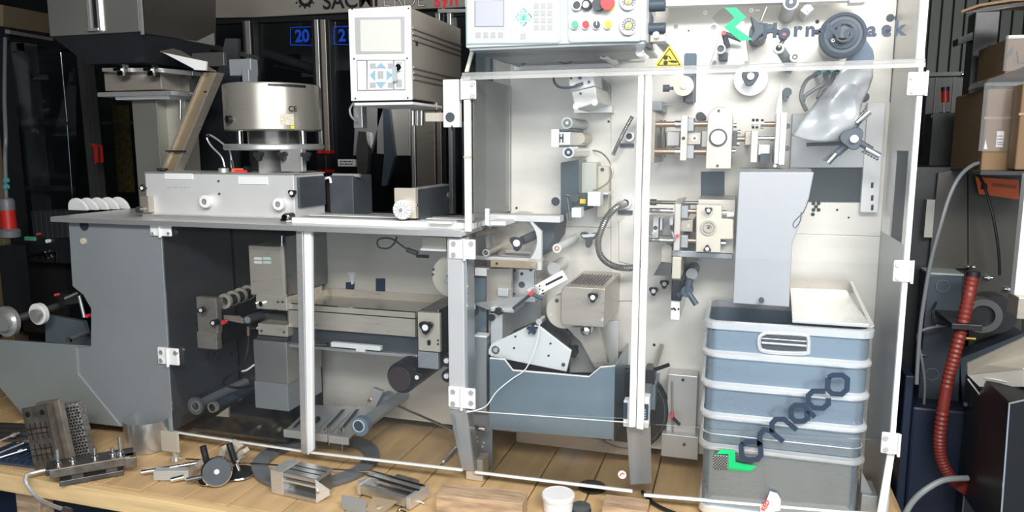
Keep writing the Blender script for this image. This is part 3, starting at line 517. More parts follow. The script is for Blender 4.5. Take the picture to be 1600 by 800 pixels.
O('upper_mount_panel', mat('grey_mount_panel', (.48, .49, .49), .35, .5), fr, ('p', [(1238, 178), (1354, 178), (1354, 262), (1234, 262)], YB-.03, YB-.007), bev=.002)
O('long_slot', SLOT, fr, ('p', [(1071, 83), (1087, 83), (1089, 86), (1087, 160), (1068, 160), (1067, 157), (1069, 86)], YB-.002, YB))
for pts in ([(540, 441), (554, 441), (553, 464), (540, 463)], [(587, 435), (602, 435), (602, 475), (587, 474)]): O('oval_slot', NAVYT, fr, ('p', pts, YB-.002, YB), bev=.001)
O('small_sticker', WHITE, fr, ('p', [(543, 425), (555, 425), (551, 438), (553, 443), (549, 445), (548, 437)], YB-.003, YB-.002)); O('small_plate', DGREY, fr, ('b4', 650, 398, 670, 403, YB-.003, YB))
O('shelf_ledge', ALU, fr, ('b4', 802, 100, 958, 108, YB-.03, YB), bev=.002)
# ================= LEFT STATION INTERIOR =================
t = T('unwind_bracket', 'steel bracket with black and white caps left of the first guard door rollers', 'bracket')
O('bracket_plate', STEEL, t, ('b4', 308, 465, 339, 520, .1, .13), ('b4', 308, 520, 339, 545, .09, .12), bev=.002); O('bracket_side', BLACK, t, ('W', P(338, 500, .12).x, .13, P(338, 540, .12).z, P(338, 500, .12).x+.01, .446, P(338, 505, .12).z))
knob(t, 313, 485, .06, 7, 2, .3, WCAP, back=.1); O('cap', BLACK, t, ('c', 332, 505, .07, .1, 5)); O('cap', WCAP, t, ('c', 332, 505, .068, .072, 3)); O('red_cap', REDB, t, ('c', 348, 504, .07, .09, 3.5)); O('link_arm', STEEL, t, ('s3', [(349, 493, .1), (372, 494, .1), (380, 499, .1), (380, 506, .1), (350, 500, .1)], (0, .012, 0)), bev=.002)
t = T('white_coil_spool', 'shaft with four pale rings behind the unwind bracket', 'spool'); O('shaft', DSTEEL, t, ('c', 339, 478, .14, .446, 3.5))
for i in range(4): O('spool_ring', CREAM, t, ('an', 350+i*12, 471-i*4.5, .16+i*.07, .175+i*.07, 12, 7)); O('spool_core', DSTEEL, t, ('c', 352+i*12, 471-i*4.5, .175+i*.07, .225+i*.07, 9))
t = T('long_tension_roller', 'long dark roller running back from the little steel link arm', 'roller'); O('roller_tube', DGREY, t, ('c', 386, 500, .10, .446, 7)); O('end_cap', ALU, t, ('c', 386, 500, .095, .1, 5)); 
STL_ = STEEL; STEEL = STEEL_LIT
t = T('sealing_column', 'stacked warm steel sealing blocks with white stickers behind the first guard door', 'press station')
O('upper_block', STEEL, t, ('b4', 390, 385, 445, 462, .14, .40), bev=.003); O('side_cover', DSTEEL, t, ('W', P(446, 420, .14).x, .145, P(446, 462, .14).z, P(446, 420, .14).x+.006, .446, P(446, 370, .14).z)); O('middle_block', STEEL, t, ('b4', 400, 463, 448, 484, .13, .40), bev=.003)
O('lower_clamp', STEEL, t, ('b4', 403, 507, 449, 525, .13, .40), bev=.003); O('clamp_foot', DSTEEL, t, ('b4', 402, 526, 449, 532, .14, .40)); O('lower_block', mat('column_grey_steel', (.42, .41, .39), .33, .65, .08, 10), t, ('b4', 397, 533, 449, 598, .14, .40), bev=.003); O('base_block', GREYP, t, ('b4', 398, 598, 450, 640, .14, .40), bev=.003)
O('slide_bar', DSTEEL, t, ('s3', [(405, 508, .13), (448, 488, .13), (448, 500, .13), (405, 508, .13)], (0, .25, 0)) if 0 else ('b4', 405, 490, 447, 506, .2, .38))
for y_ in (404, 410):
    for x_ in (397, 411): O('sticker', WHITE if x_ < 400 else mat('sticker_green_white', (.55, .72, .65), .5), t, ('b4', x_, y_-2, x_+12, y_+2, .1385, .1395))
for x_, y_ in ((441, 472), (434, 472), (408, 517), (443, 519)): bolt(t, x_, y_, .13, 1.8, DGREY)
bolt(t, 397, 476, .12, 4, CHROME); bolt(t, 407, 475, .12, 4, CHROME); O('spring', CHROME, t, ('cyl', P(441, 368, .2), P(441, 384, .2), .012)); O('edge_strip', CREAM, t, ('b4', 440, 385, 445, 462, .137, .14))
t = T('black_air_hose', 'black air hose looping down beside the sealing column', 'hose'); O('hose', BLACK, t, ('tube', [(388, 518, .12), (388, 535, .12), (384, 558, .1), (370, 580, .1), (352, 592, .12), (350, 600, .14), (370, 606, .16), (398, 602, .15)], 2.2)); O('brass_fitting', COPPER, t, ('r', (388, 510, .12), (388, 524, .12), 2.5)); O('white_tube', WHITE, t, ('tube', [(378, 580, .11), (386, 578, .11), (397, 570, .14)], 1.5)); O('tee', CHROME, t, ('x', 390, 402, 512, .12, 2.4))
for n_, (x_, y_, r_, lb, yb) in enumerate(((305, 635, 14, 'large flanged roller at the bottom of first guard door', .44), (331, 637, 9, 'slim roller just right of the large flanged roller', .44))):
    t = T('web_roller', lb, 'roller'); O('roller_tube', BLUEG if n_ else GREYP, t, ('c', x_, y_, .1, yb, 8)); O('flange', GREYR, t, ('c', x_, y_, .085, .10, r_)) if n_ == 0 else None; O('end_ring', ALU, t, ('an', x_, y_, .08, .1, 8.2, 6.5)); O('end_cap', BLACK, t, ('c', x_, y_, .083, .1, 6.5))
    if n_: O('middle_ring', ALU, t, ('an', 370, 618, .3, .31, 9.5, 7)); O('bracket', ALU, t, ('s3', [(337, 650, .13), (357, 636, .13), (357, 652, .13)], (0, .01, 0)))
t = T('grooved_tray', 'pale slotted guide plates with small pins at bottom of second guard door', 'guide plate')
for i, (xa, xb) in enumerate(((443, 489), (491, 511), (513, 544))):
    za_ = P(490, 683, .08).z; O('guide_plate', mat('pale_guide_plate', (.62, .63, .63), .35, .5), t, ('s3', [(xa, 674+i*4, .08), (xb, 676+i*4, .08), (xb+46, 635+i*1, .36), (xa+46, 632+i*1, .36)], (0, 0, -.012)), ('b4', xa, 674+i*4, xb, 686+i*4, .075, .085), bev=.002)
    O('slot', DGREY, t, ('s3', [(xa+14, 668+i*4, .11), (xa+18, 668+i*4, .11), (xa+48, 640, .31), (xa+43, 640, .31)], (0, 0, .0015)))
for x_ in (487, 495, 509, 517, 530, 536): O('pin', CHROME, t, ('r', (x_, 668, .075), (x_, 676, .075), 1.6)); 
O('black_knob', BLACK, t, ('c', 493, 657, .1, .12, 4.5)); O('hanging_pin', ALU, t, ('r', (514, 688, .08), (514, 696, .08), .5), ('r', (534, 690, .08), (535, 704, .08), .5)); O('support_leg', DSTEEL, t, ('W', P(450, 680, .1).x, .38, .04, P(470, 680, .1).x, .40, P(490, 640, .36).z))
t = T('blue_grey_roller', 'thick blue grey roller end beside the grooved guide plates', 'roller'); O('roller_tube', mat('roller_grey', (.34, .36, .37), .4, .3), t, ('c', 565, 665, .06, .44, 10)); O('roller_sleeve', mat('roller_sleeve_blue', (.16, .22, .28), .4), t, ('c', 562, 667, .05, .08, 15)); O('end_ring', WHITE, t, ('an', 560, 666, .045, .06, 10, 8.6)); O('end_cap', BLUEG, t, ('c', 560, 666, .047, .06, 8.6)); O('rear_sleeve', GREYP, t, ('c', 598, 630, .30, .36, 13)); O('bracket_plate', ALU, t, ('s3', [(582, 606, .25), (598, 612, .25), (586, 638, .25), (571, 632, .25)], (0, .02, 0)), bev=.002); O('bracket_hole', COPPER, t, ('c', 577, 626, .245, .25, 3))
t = T('thin_steel_rod', 'thin bright rod slanting down from the thick roller towards the middle post', 'rod'); O('rod', CHROME, t, ('r', (613, 630, .40), (708, 672, .16), 2))
t = T('product_tray', 'wide open steel tray with tall flat front behind the second guard door', 'tray')
tx0, tx1 = P(449, 490, .15).x, P(650, 490, .15).x; tz0, tz1 = P(550, 515, .15).z-.01, P(550, 480, .15).z
def trayz(px, py): return P(px, py, .15).z
O('front_wall', STEEL, t, ('W', tx0, .15, tz0, tx1, .154, tz1), bev=.001); O('tray_floor', mat('tray_floor_steel', (.50, .47, .43), .3, .7), t, ('W', tx0, .15, tz1-.03, tx1, .44, tz1-.026)); O('side_wall', STEEL, t, ('W', tx1-.004, .15, tz0, tx1, .44, tz1)); O('side_wall', STEEL, t, ('W', tx0, .15, tz0, tx0+.004, .44, tz1)); O('rear_wall', STEEL, t, ('W', tx0, .436, tz1-.03, tx1, .44, tz1+.008)); O('edge_trim', CHROME, t, ('W', tx0, .147, tz1-.003, tx1, .152, tz1+.001))
O('under_box', DGREY, t, ('W', tx0, .17, tz0-.075, tx1-.003, .44, tz0-.001)); O('lower_rail', ALU, t, ('W', tx0, .15, tz0-.085, tx1, .18, tz0-.072), bev=.002); O('hanging_bar', WHITE, t, ('b4', 517, 538, 594, 545, .13, .15), ('b4', 556, 545, 570, 550, .13, .15), bev=.001); O('tray_clamp', CHROME, t, ('x', 480, 512, 536, .14, 3))
STEEL = STL_
t = T('tray_end_station', 'steel block with black triangular knob right of the product tray', 'block'); O('face_plate', CREAM, t, ('b4', 653, 489, 687, 549, .08, .10), bev=.002); O('rear_body', DSTEEL, t, ('b4', 660, 484, 686, 549, .10, .446), bev=.002); O('lower_plate', GREYP, t, ('b4', 653, 550, 685, 576, .09, .11), bev=.002); knob(t, 664, 512, .045, 12, 3, .5, WCAP, back=.08); O('oval_slot', BLACK, t, ('c', 670, 534, .077, .08, 3), ('c', 670, 537, .077, .08, 3)); bolt(t, 684, 532, .08, 1.5, BLACK); bolt(t, 684, 538, .08, 1.5, BLACK)
t = T('big_black_roller', 'big black roller end below the tray end station', 'roller'); O('roller_tube', BLACK, t, ('c', 628, 590, .06, .446, 25, 25, 40)); O('end_cap', mat('roller_end_brown', (.05, .035, .035), .25), t, ('c', 624, 592, .055, .06, 18)); O('highlight_ring', DSTEEL, t, ('an', 624, 592, .053, .057, 19, 18)); k = knob(t, 651, 590, .035, 8, 3, .2, WCAP, back=.06)
t = T('side_guide_wheels', 'two small black wheels stacked close behind the middle post', 'wheel'); 
for y_ in (564, 588): O('wheel', BLACK, t, ('c', 699, y_, .1, .14, 10), ('c', 699, y_, .13, .446, 5)); O('wheel_cap', WCAP, t, ('c', 697, y_, .09, .1, 4))
t = T('round_flange_disc', 'large pale round flange disc with holes crossing the middle post', 'disc'); O('disc', CREAM, t, ('c', 706, 432, .12, .14, 33, 33, 56)); O('disc_shaft', STEEL, t, ('c', 706, 432, .14, .446, 14)); O('hub', ALU, t, ('an', 700, 433, .1, .12, 8, 4))
for x_, y_ in ((677, 421), (676, 429), (733, 438), (733, 446)): bolt(t, x_, y_, .12, 2, DGREY)
t = T('sensor_cable_loop', 'dark cable loop with plug hanging under the worktop at the second guard door', 'cable'); O('cable', DGREY, t, ('tube', [(620, 370, .1), (616, 380, .1), (606, 388, .1), (592, 386, .1), (590, 376, .1), (600, 372, .1), (614, 374, .1), (628, 384, .1), (640, 392, .1)], 1.4)); O('plug', DGREY, t, ('r', (636, 390, .1), (652, 396, .1), 4)); 
t = T('junction_box', 'cream junction box hanging under the right end of worktop', 'box'); O('box_body', CREAM, t, ('b4', 658, 370, 697, 389, .06, .2), bev=.003); O('box_lip', WHITE, t, ('b4', 657, 389, 697, 392, .055, .2))
# ================= MIDDLE CABINET =================
roller('grey roller with dark end just under the left of the control panel', 770, 82, .10, .445, 8, mat('roller_blue_grey', (.24, .30, .35), .4, .4), DGREY)
roller('short roller with dark ribbed end under the push buttons of the control panel', 943, 84, .2, .445, 8, ALU, DGREY)
roller('wide greenish roller with dark toothed end below the tilted sensor head', 886, 192, .16, .445, 9, mat('roller_green_grey', (.42, .47, .46), .35, .5), DSTEEL)
roller('roller with dark blue end below the small clamp with H shaped slot', 888, 238, .16, .445, 9, ALU, NAVYT)
roller('pale roller with bronze bearing right of the chamfered frame plate', 870, 388, .12, .445, 6.5, WHITE, COPPER, ring=WHITE)
roller('small steel roller below the black triangular knob of the frame plate', 759, 395, .10, .445, 5.5, STEEL, DSTEEL, ring=ALU)
t = T('tilted_sensor_head', 'white tilted sensor head with looped cable in the middle cabinet', 'sensor'); O('top_block', WHITE, t, ('p', [(887, 117), (926, 111), (929, 134), (891, 143)], .14, .3), bev=.003); O('lower_block', mat('sensor_cream', (.70, .69, .66), .4, .3), t, ('p', [(892, 143), (930, 135), (934, 160), (899, 171)], .15, .446), bev=.003)
bolt(t, 900, 166, .14, 5, ALU); bolt(t, 929, 160, .14, 5, ALU); bolt(t, 907, 146, .15, 1.8, BLACK); O('slot', DGREY, t, ('r', (899, 134, .137), (911, 130, .137), 2.2)); bolt(t, 906, 121, .14, 3, DGREY); bolt(t, 920, 128, .14, 2, DGREY); bolt(t, 892, 122, .14, 2, DGREY)
O('cable', BLUEG, t, ('tube', [(865, 117, .3), (866, 128, .22), (874, 136, .15), (888, 137, .125), (902, 134, .12), (910, 130, .125)], 1.8)); O('rear_disc', GREYP, t, ('c', 934, 140, .40, .446, 18))
O('mount_step', ALU, t, ('b4', 897, 166, 956, 176, .38, .446))
t = T('slotted_clamp', 'small white and steel clamp block with an H shaped slot', 'clamp'); O('front_jaw', WHITE, t, ('b4', 861, 202, 873, 230, .15, .2), bev=.002); O('body', ALU, t, ('b4', 871, 206, 891, 227, .16, .446), bev=.002); O('h_slot', DGREY, t, ('b4', 873, 209, 875.5, 223, .157, .16), ('b4', 878, 209, 880.5, 223, .157, .16), ('b4', 873, 214, 880, 217, .157, .16))
O('jaw_bar', DGREY, t, ('b4', 872, 202, 889, 205, .155, .4), ('b4', 872, 227, 889, 230, .155, .4)); O('rear_collar', STEEL, t, ('c', 905, 216, .3, .446, 9))
t = T('dark_sensor_recess', 'dark blue green recessed housing with yellow label and cable in middle cabinet', 'sensor housing')
O('recess_panel', mat('recess_blue_green', (.05, .08, .09), .3, .3), t, ('p', [(876, 254), (904, 250), (904, 302), (930, 302), (936, 318), (898, 330), (876, 336)], .30, .446), bev=.002); O('side_wall', mat('recess_pale_wall', (.50, .51, .44), .35, .3), t, ('b4', 904, 254, 932, 302, .36, .446), bev=.002); O('slot_plate', CREAM, t, ('b4', 933, 260, 951, 340, .40, .446), bev=.002); bolt(t, 941, 265, .40, 3, DGREY)
O('yellow_label', YELLOW, t, ('b4', 906, 311, 915, 318, .285, .29)); O('label_holder', DGREY, t, ('b4', 896, 304, 919, 322, .29, .31)); O('white_block', WHITE, t, ('b4', 918, 300, 938, 322, .22, .28), ('b4', 934, 301, 951, 304, .3, .4), bev=.002); O('white_block', WHITE, t, ('b4', 893, 325, 908, 340, .2, .26), bev=.002); O('cross_bar', BLACK, t, ('r', (900, 330, .24), (926, 322, .27), 3)); O('chrome_pin', DSTEEL, t, ('r', (886, 303, .2), (891, 344, .2), 2.2), ('r', (884, 304, .19), (891, 306, .19), 2.5)); O('round_sensor', BLUEG, t, ('c', 898, 310, .26, .3, 6))
O('cable', STEEL, t, ('tube', [(927, 235, .44), (940, 239, .38), (952, 252, .35), (957, 270, .34), (950, 285, .34), (938, 294, .34), (926, 298, .34)], 1.4))
def flexhose(label, pts, r, c_, coll):
    t = T('flexible_metal_hose', label, 'hose'); O('hose', mat('flexible_steel_hose', (.45, .44, .42), .3, .85), t, ('tube', pts, r, 12, 14, .09)); O('collar', ALU, t, ('an', *coll[:2], YB-.03, YB-.008, coll[2], coll[2]*.6)); O('collar_ring', DGREY, t, ('c', *coll[:2], YB-.02, YB-.007, coll[2]*.7)); return t
flexhose('flexible metal hose curving down from round collar beside the middle door profile', [(976, 318, .42), (965, 323, .33), (950, 338, .3), (940, 358, .3), (935, 378, .3), (938, 398, .3), (950, 411, .3), (968, 418, .3), (990, 418, .32), (1002, 410, .34)], 5, 0, (977, 317, 9.5))
flexhose('straight slanting ribbed metal hose above the round collar by middle door profile', [(988, 182, .36), (978, 200, .36), (968, 220, .36), (958, 242, .38)], 3, 0, (983, 213, 8))
O('collar_band', BLUEG, ROOTS[-1], ('b4', 968, 224, 990, 230, YB-.02, YB-.008)); O('collar_band', BLUEG, ROOTS[-2], ('b4', 965, 329, 988, 335, YB-.02, YB-.008))
t = T('grey_lever_knob', 'grey three armed knob without cap left of the curved metal hose', 'knob'); O('knob_body', DGREY, t, ('lob', 919, 373, .36, .40, 15, 3, .72, .5), ('c', 919, 373, .4, .446, 5)); O('knob_highlight', ALU, t, ('p', [(908, 367), (931, 365), (928, 370), (911, 371)], .355, .362))
# web film unwinding arm / frame plate
t = T('chamfered_frame_plate', 'chamfered light frame plate with black triangular knob and round opening', 'frame plate')
O('upper_rail', mat('frame_plate_grey', (.6, .6, .6)), t, ('b4', 737, 336, 875, 346, .16, .22), ('b4', 760, 346, 790, 354, .14, .2), bev=.002); O('side_post', mat('frame_plate_grey', (.58, .59, .58), .38, .35), t, ('p', [(828, 345), (846, 362), (846, 422), (836, 422), (836, 408), (824, 408)]+[(798+41*cos(a), 376+41*sin(a)) for a in [.85-.17*i for i in range(10)]], .13, .15), bev=.001); O('lower_bar', ALU, t, ('b4', 742, 402, 846, 408, .13, .16), bev=.002); O('cream_bar', BUFF, t, ('b4', 766, 408, 838, 419, .11, .14), bev=.002)
O('round_ring', mat('ring_grey', (.40, .41, .41), .4, .4), t, ('an', 798, 376, .22, .25, 42, 38, 48)); O('round_back', STEEL, t, ('c', 798, 376, .26, .446, 40, 40, 48)); knob(t, 807, 380, .07, 13, 3, .5, WCAP, back=.26); O('swing_arm', DGREY, t, ('r', (816, 376, .15), (838, 366, .2), 7)); O('blue_wedge', BLUEG, t, ('p', [(830, 347), (866, 340), (868, 352), (866, 372), (848, 400), (848, 364)], .26, .446), bev=.002)
O('upper_arm', STEEL, t, ('r', (740, 368, .15), (772, 358, .25), 5)); bolt(t, 776, 412, .11, 2, BLACK); bolt(t, 832, 415, .11, 3, CHROME); O('inner_bar', ALU, t, ('b4', 790, 392, 830, 396, .24, .26), ('b4', 786, 399, 826, 402, .24, .26))
t = T('perforated_block', 'flat steel block with dark round holes under the frame plate', 'block'); O('block_body', ALU, t, ('b4', 800, 420, 836, 472, .24, .446), bev=.003); 
for x_, y_, r_ in ((815, 428, 2.5), (815, 445, 5), (804, 423, 1.8), (829, 422, 2.3), (803, 459, 2), (846, 482, 4)): bolt(t, x_, y_, .24 if x_ < 840 else .40, r_, BLUEG, 'dark_hole')
O('rod_behind', STEEL, t, ('r', (837, 424, .22), (837, 446, .22), 2)); O('upper_cylinder', ALU, t, ('c', 865, 420, .3, .446, 10)); O('lower_plate', mat('block_lower_plate', (.45, .46, .46), .35, .5), t, ('p', [(765, 475), (846, 458), (846, 500), (765, 530)], .36, .446), bev=.002)
t = T('folded_steel_guide', 'folded steel guide sheet with small hook left of the perforated block', 'guide'); O('guide_sheet', STEEL, t, ('p', [(760, 420), (799, 420), (799, 470), (760, 476)], .18, .20), bev=.001); O('guide_lip', mat('guide_shelf', (.5, .5, .49), .3, .6), t, ('p', [(738, 474), (822, 462), (808, 482), (762, 484)], .17, .18)); O('hook', ALU, t, ('b4', 777, 451, 794, 463, .165, .18), bev=.002); O('rail_end', ALU, t, ('b4', 766, 482, 803, 488, .15, .3), bev=.002); O('guide_back', STEEL, t, ('W', P(763, 450, .2).x, .2, .5, P(763, 450, .2).x+.01, .446, P(780, 422, .2).z))
t = T('star_knob_pair', 'two small black star knobs stacked on the edge of folded steel guide', 'knob'); O('knob', BLACK, t, ('lob', 778, 487, .13, .15, 7, 8, .25)); O('knob', BLACK, t, ('lob', 767, 497, .14, .16, 6, 8, .25)); O('knob_plate', ALU, t, ('b4', 767, 490, 785, 540, .16, .18), ('b4', 770, 495, 780, 535, .18, .446))
t = T('tall_column_covers', 'tall blue grey steel column covers just right of the middle post', 'column'); O('cover', BLUEC, t, ('b4', 741, 432, 760, 640, .20, .446), bev=.002); O('cover', GREYP, t, ('b4', 741, 526, 760, 645, .15, .19), bev=.002, label='pale lower column cover'); O('cover_cap', WHITE, t, ('b4', 742, 419, 764, 431, .18, .24), ('b4', 741, 524, 760, 527, .145, .19)); O('inner_disc', DGREY, t, ('c', 735, 490, .15, .2, 7)); O('white_tab', WHITE, t, ('b4', 728, 477, 740, 484, .12, .14))
t = T('slotted_lever_bracket', 'white slotted lever bracket with red tipped shaft above the triangular plate', 'bracket'); O('bracket_plate', WHITE, t, ('p', [(823, 453), (878, 422), (887, 437), (835, 465)], .11, .125), bev=.002); O('long_slot', BLACK, t, ('r', (853, 445, .108), (879, 432, .108), 1.6)); O('shaft_ring', ALU, t, ('an', 835, 455, .09, .11, 7, 4.5)); O('shaft', STEEL, t, ('c', 835, 455, .095, .446, 5)); O('red_cap', REDB, t, ('c', 829, 459, .07, .09, 3.4)); O('lever', BLUEG, t, ('r', (830, 459, .08), (848, 467, .08), 3)); O('pull_rod', DGREY, t, ('r', (828, 461, .1), (802, 482, .12), 2.4))
for x_, y_ in ((843, 447), (843, 452), (848, 454), (848, 459)): bolt(t, x_, y_, .11, 1.3, BLACK)
t = T('louvred_motor_housing', 'boxy warm steel motor housing with louvred sloping top and black knob', 'housing')
hx0, hx1 = P(876, 480, .1).x, P(945, 480, .1).x; hz0, hz1 = P(910, 510, .1).z, P(910, 449, .1).z
O('housing_box', STEEL, t, ('ext', [Vector(p) for p in ((hx0, .1, hz0+.01), (hx0+.01, .1, hz0), (hx1-.002, .1, hz0), (hx1, .1, hz1-.0), (hx0+.012, .1, hz1), (hx0, .1, hz1-.02))], Vector((0, .346, 0))), bev=.003)
for i in range(10): xx = hx0+.028+(hx1-hx0-.05)*i/9; O('louvre', mat('louvre_dark', (.16, .15, .14), .4, .5) , t, ('W', xx-.003, .15, hz1, xx+.0018, .36, hz1+.004))
knob(t, 926, 465, .06, 9, 3, .5, WCAP, back=.1); bolt(t, 941, 500, .1, 2.5, ALU); bolt(t, 944, 442, .3, 2.5, DGREY); O('side_disc', CREAM, t, ('c', 880, 487, .16, .2, 27, 27, 48)); bolt(t, 870, 470, .16, 3, BLUEG); bolt(t, 859, 494, .16, 2.5, ALU); O('dome_nut', CHROME, t, ('lat', P(915, 517, .13), [(10*.0021, .03), (10*.0021, .005), (7*.0021, -.005), (2*.0021, -.009)], (0, 1, 0), 24))
t = T('steel_support_wing', 'folded steel support wing under the louvred motor housing', 'bracket'); O('rear_sheet', mat('wing_light_steel', (.60, .60, .57), .35, .5), t, ('p', [(893, 505), (966, 501), (966, 575), (940, 582), (890, 582)], .30, .31), bev=.001); O('front_sheet', STEEL, t, ('p', [(884, 511), (934, 511), (950, 568), (930, 576), (908, 535)], .2, .23), bev=.001); O('arm', STEEL, t, ('W', P(930, 520, .23).x, .23, P(930, 560, .2).z, P(934, 520, .23).x, .44, P(930, 512, .2).z))
t = T('dark_chain_arm', 'dark steel arm with black knob between triangular plate and housing', 'arm'); O('arm_sheet', DSTEEL, t, ('p', [(846, 497), (860, 490), (891, 524), (889, 545), (842, 510)], .26, .28), bev=.002); knob(t, 893, 550, .2, 11, 6, 0, None, BLACK, .2, back=.446); O('arm_shaft', DSTEEL, t, ('c', 865, 515, .28, .446, 8))
t = T('triangular_swing_plate', 'white triangular swing plate with ring at its tip and star knob', 'plate'); O('plate', mat('white_swing_plate', (.74, .76, .76), .35, .3), t, ('p', [(763, 547), (767, 538), (829, 508), (842, 509), (893, 548), (885, 581), (768, 557), (763, 553)], .15, .162), bev=.002); O('tip_ring', DSTEEL, t, ('an', 774, 547, .146, .15, 6.5, 4)); bolt(t, 774, 547, .146, 3.5, ALU); O('star_knob', NAVYT, t, ('lob', 830, 516, .12, .15, 9, 5, .6, .3)); bolt(t, 880, 570, .15, 3, DGREY); O('pivot_shaft', DSTEEL, t, ('c', 855, 545, .162, .446, 7))
for x_, y_ in ((805, 526), (803, 544), (860, 537), (857, 556)): bolt(t, x_, y_, .15, 1.6, BLACK, 'small_hole')
O('top_clip', ALU, t, ('c', 842, 503, .14, .2, 5)); O('dark_edge', BLACK, t, ('p', [(787, 562), (882, 583), (850, 592), (800, 582)], .17, .2))
t = T('white_pull_string', 'thin white string hanging from triangular plate to the lower hinge', 'string'); O('string', WHITE, t, ('tube', [(843, 505, .13), (840, 530, .12), (832, 555, .11), (820, 578, .10), (800, 592, .08), (776, 612, .05), (760, 634, .02), (740, 642, -.02), (728, 644, -.02)], .9))
t = T('catch_bin', 'wide blue grey sheet metal catch bin with notched rim in middle cabinet', 'bin')
pts = [(765, 559), (788, 561), (801, 578), (920, 588), (938, 573), (961, 571), (958, 687), (765, 670)]
O('front_sheet', BLUEC, t, ('p', pts, .11, .114)); zb = P(860, 680, .11).z; xa_, xb_ = P(765, 620, .11).x, P(960, 620, .11).x
O('rim_edge', WHITE, t, *[('s3', [(*pts[i], .108), (*pts[i+1], .108), (pts[i+1][0], pts[i+1][1]+1.6, .108), (pts[i][0], pts[i][1]+1.6, .108)], (0, .008, 0)) for i in range(5)])
O('bin_floor', BLUEC, t, ('W', xa_, .114, zb+.02, xb_, .40, zb+.024)); O('side_sheet', BLUEC, t, ('W', xa_, .114, zb+.02, xa_+.004, .44, P(765, 560, .11).z)); O('side_sheet', BLUEC, t, ('W', xb_-.004, .114, zb, xb_, .44, P(960, 573, .11).z)); O('rear_sheet', STEEL, t, ('W', xa_, .40, zb+.02, xb_, .404, P(860, 575, .11).z))
t = T('large_drive_wheel', 'large dark drive wheel low behind the catch bin', 'wheel'); O('wheel_disc', BLACK, t, ('c', 975, 640, .36, .40, 68, 68, 64)); O('wheel_rim', DSTEEL, t, ('an', 975, 640, .355, .36, 64, 62, 64)); O('hub_shaft', DSTEEL, t, ('c', 975, 640, .40, .446, 20))
t = T('steel_standoff', 'short bright cylindrical standoff beside the lower middle post', 'standoff'); O('standoff_tube', CHROME, t, ('x', 736, 759, 669, .1, 5)); O('standoff_plate', GREYP, t, ('p', [(722, 645), (769, 642), (769, 733), (744, 735)], .18, .19), bev=.001)
for x_, y_ in ((745, 683), (746, 690), (756, 692), (754, 698)): O('paint_chip', WHITE, t, ('c', x_, y_, .179, .181, 1.8, None, 6))
# ================= RIGHT CABINET STATIONS =================
t = T('upper_forming_press', 'upper press station with copper rods and an eight sided cream block', 'press station'); Yp = .20
O('left_endplate', STEEL, t, ('b4', 1015, 176, 1023, 255, Yp-.02, .446), bev=.002); O('left_rail', DSTEEL, t, ('b4', 1036, 188, 1039, 246, .3, .35), ('b4', 1024, 188, 1034, 246, .36, .40))
for y_ in (194, 237): O('guide_rod', COPPER, t, ('x', 1022, 1106, y_, Yp+.02, 4.6)); O('rod_collar', CHROME, t, ('x', 1055, 1064, y_, Yp+.02, 6.5)); O('bearing_block', GREYP, t, ('b4', 1073, y_-10, 1084, y_+11, Yp, Yp+.08), bev=.002)
O('cream_crossbar', CREAM, t, ('b4', 1063, 181, 1073.5, 251, Yp-.04, Yp+.04), bev=.002); bolt(t, 1068, 216, Yp-.04, 2.6, BLACK, 'dark_hole'); O('centre_block', STEEL, t, ('b4', 1075, 207, 1095, 226, Yp+.02, .446), bev=.002); bolt(t, 1085, 216, Yp+.02, 5, ALU); bolt(t, 1085, 216, Yp+.012, 2, DGREY)
O('rear_block', mat('press_grey_block', (.48, .47, .45), .35, .5), t, ('b4', 1042, 205, 1062, 228, .25, .446), ('b4', 1096, 203, 1106, 230, .25, .446), bev=.002)
O('main_block', CREAM, t, ('p', [(1106, 179), (1118, 167), (1134, 167), (1145, 179), (1142, 264), (1102, 264)], Yp-.03, .446), bev=.003); O('dial_ring', DGREY, t, ('an', 1122, 215, Yp-.036, Yp-.03, 14, 11)); O('dial_face', WHITE, t, ('c', 1122, 215, Yp-.045, Yp-.03, 11, 10.5)); bolt(t, 1122, 216, Yp-.045, 3.5, ALU); bolt(t, 1123, 173, Yp-.03, 2.2, DGREY); bolt(t, 1121, 259, Yp-.03, 2.2, DGREY)
O('round_button', DGREY, t, ('c', 1094, 182, .3, .446, 7)); O('top_vent_block', GREYP, t, ('b4', 1018, 158, 1034, 173, Yp+.05, .446), bev=.002); O('vent_pin', STEEL, t, ('x', 1034, 1050, 164, .3, 1))
for x_, y_ in ((1149, 196), (1155, 206), (1153, 225), (1147, 236)): O('side_nut', CHROME, t, ('x', x_-3, x_+2, y_, Yp+.01, 3.6))
t = T('upper_feed_gripper', 'steel feed gripper with chrome collars right of the eight sided block', 'gripper'); O('link_rod', COPPER, t, ('x', 1145, 1165, 217, Yp+.03, 4)); O('slide_block', DGREY, t, ('b4', 1145, 204, 1152, 228, Yp, Yp+.08), bev=.002); O('slide_block', STEEL, t, ('b4', 1164, 205, 1175, 227, Yp+.01, .446), bev=.002); O('cross_plate', mat('gripper_plate', (.62, .56, .50), .35, .6), t, ('b4', 1173, 204, 1184, 254, Yp-.03, Yp+.0), bev=.002); O('guide_rod', CHROME, t, ('x', 1184, 1214, 216, Yp+.01, 4)); O('guide_rod', COPPER, t, ('x', 1192, 1214, 194, Yp+.02, 4)); O('rear_rail', BLUEG, t, ('b4', 1188, 240, 1203, 254, Yp+.02, .446)); O('white_pad', WHITE, t, ('b4', 1185, 226, 1203, 242, Yp+.02, .446), bev=.002)
for x_ in (1177, 1183, 1191): O('collar', CHROME, t, ('x', x_-2.5, x_+2, 193, Yp+.02, 8))
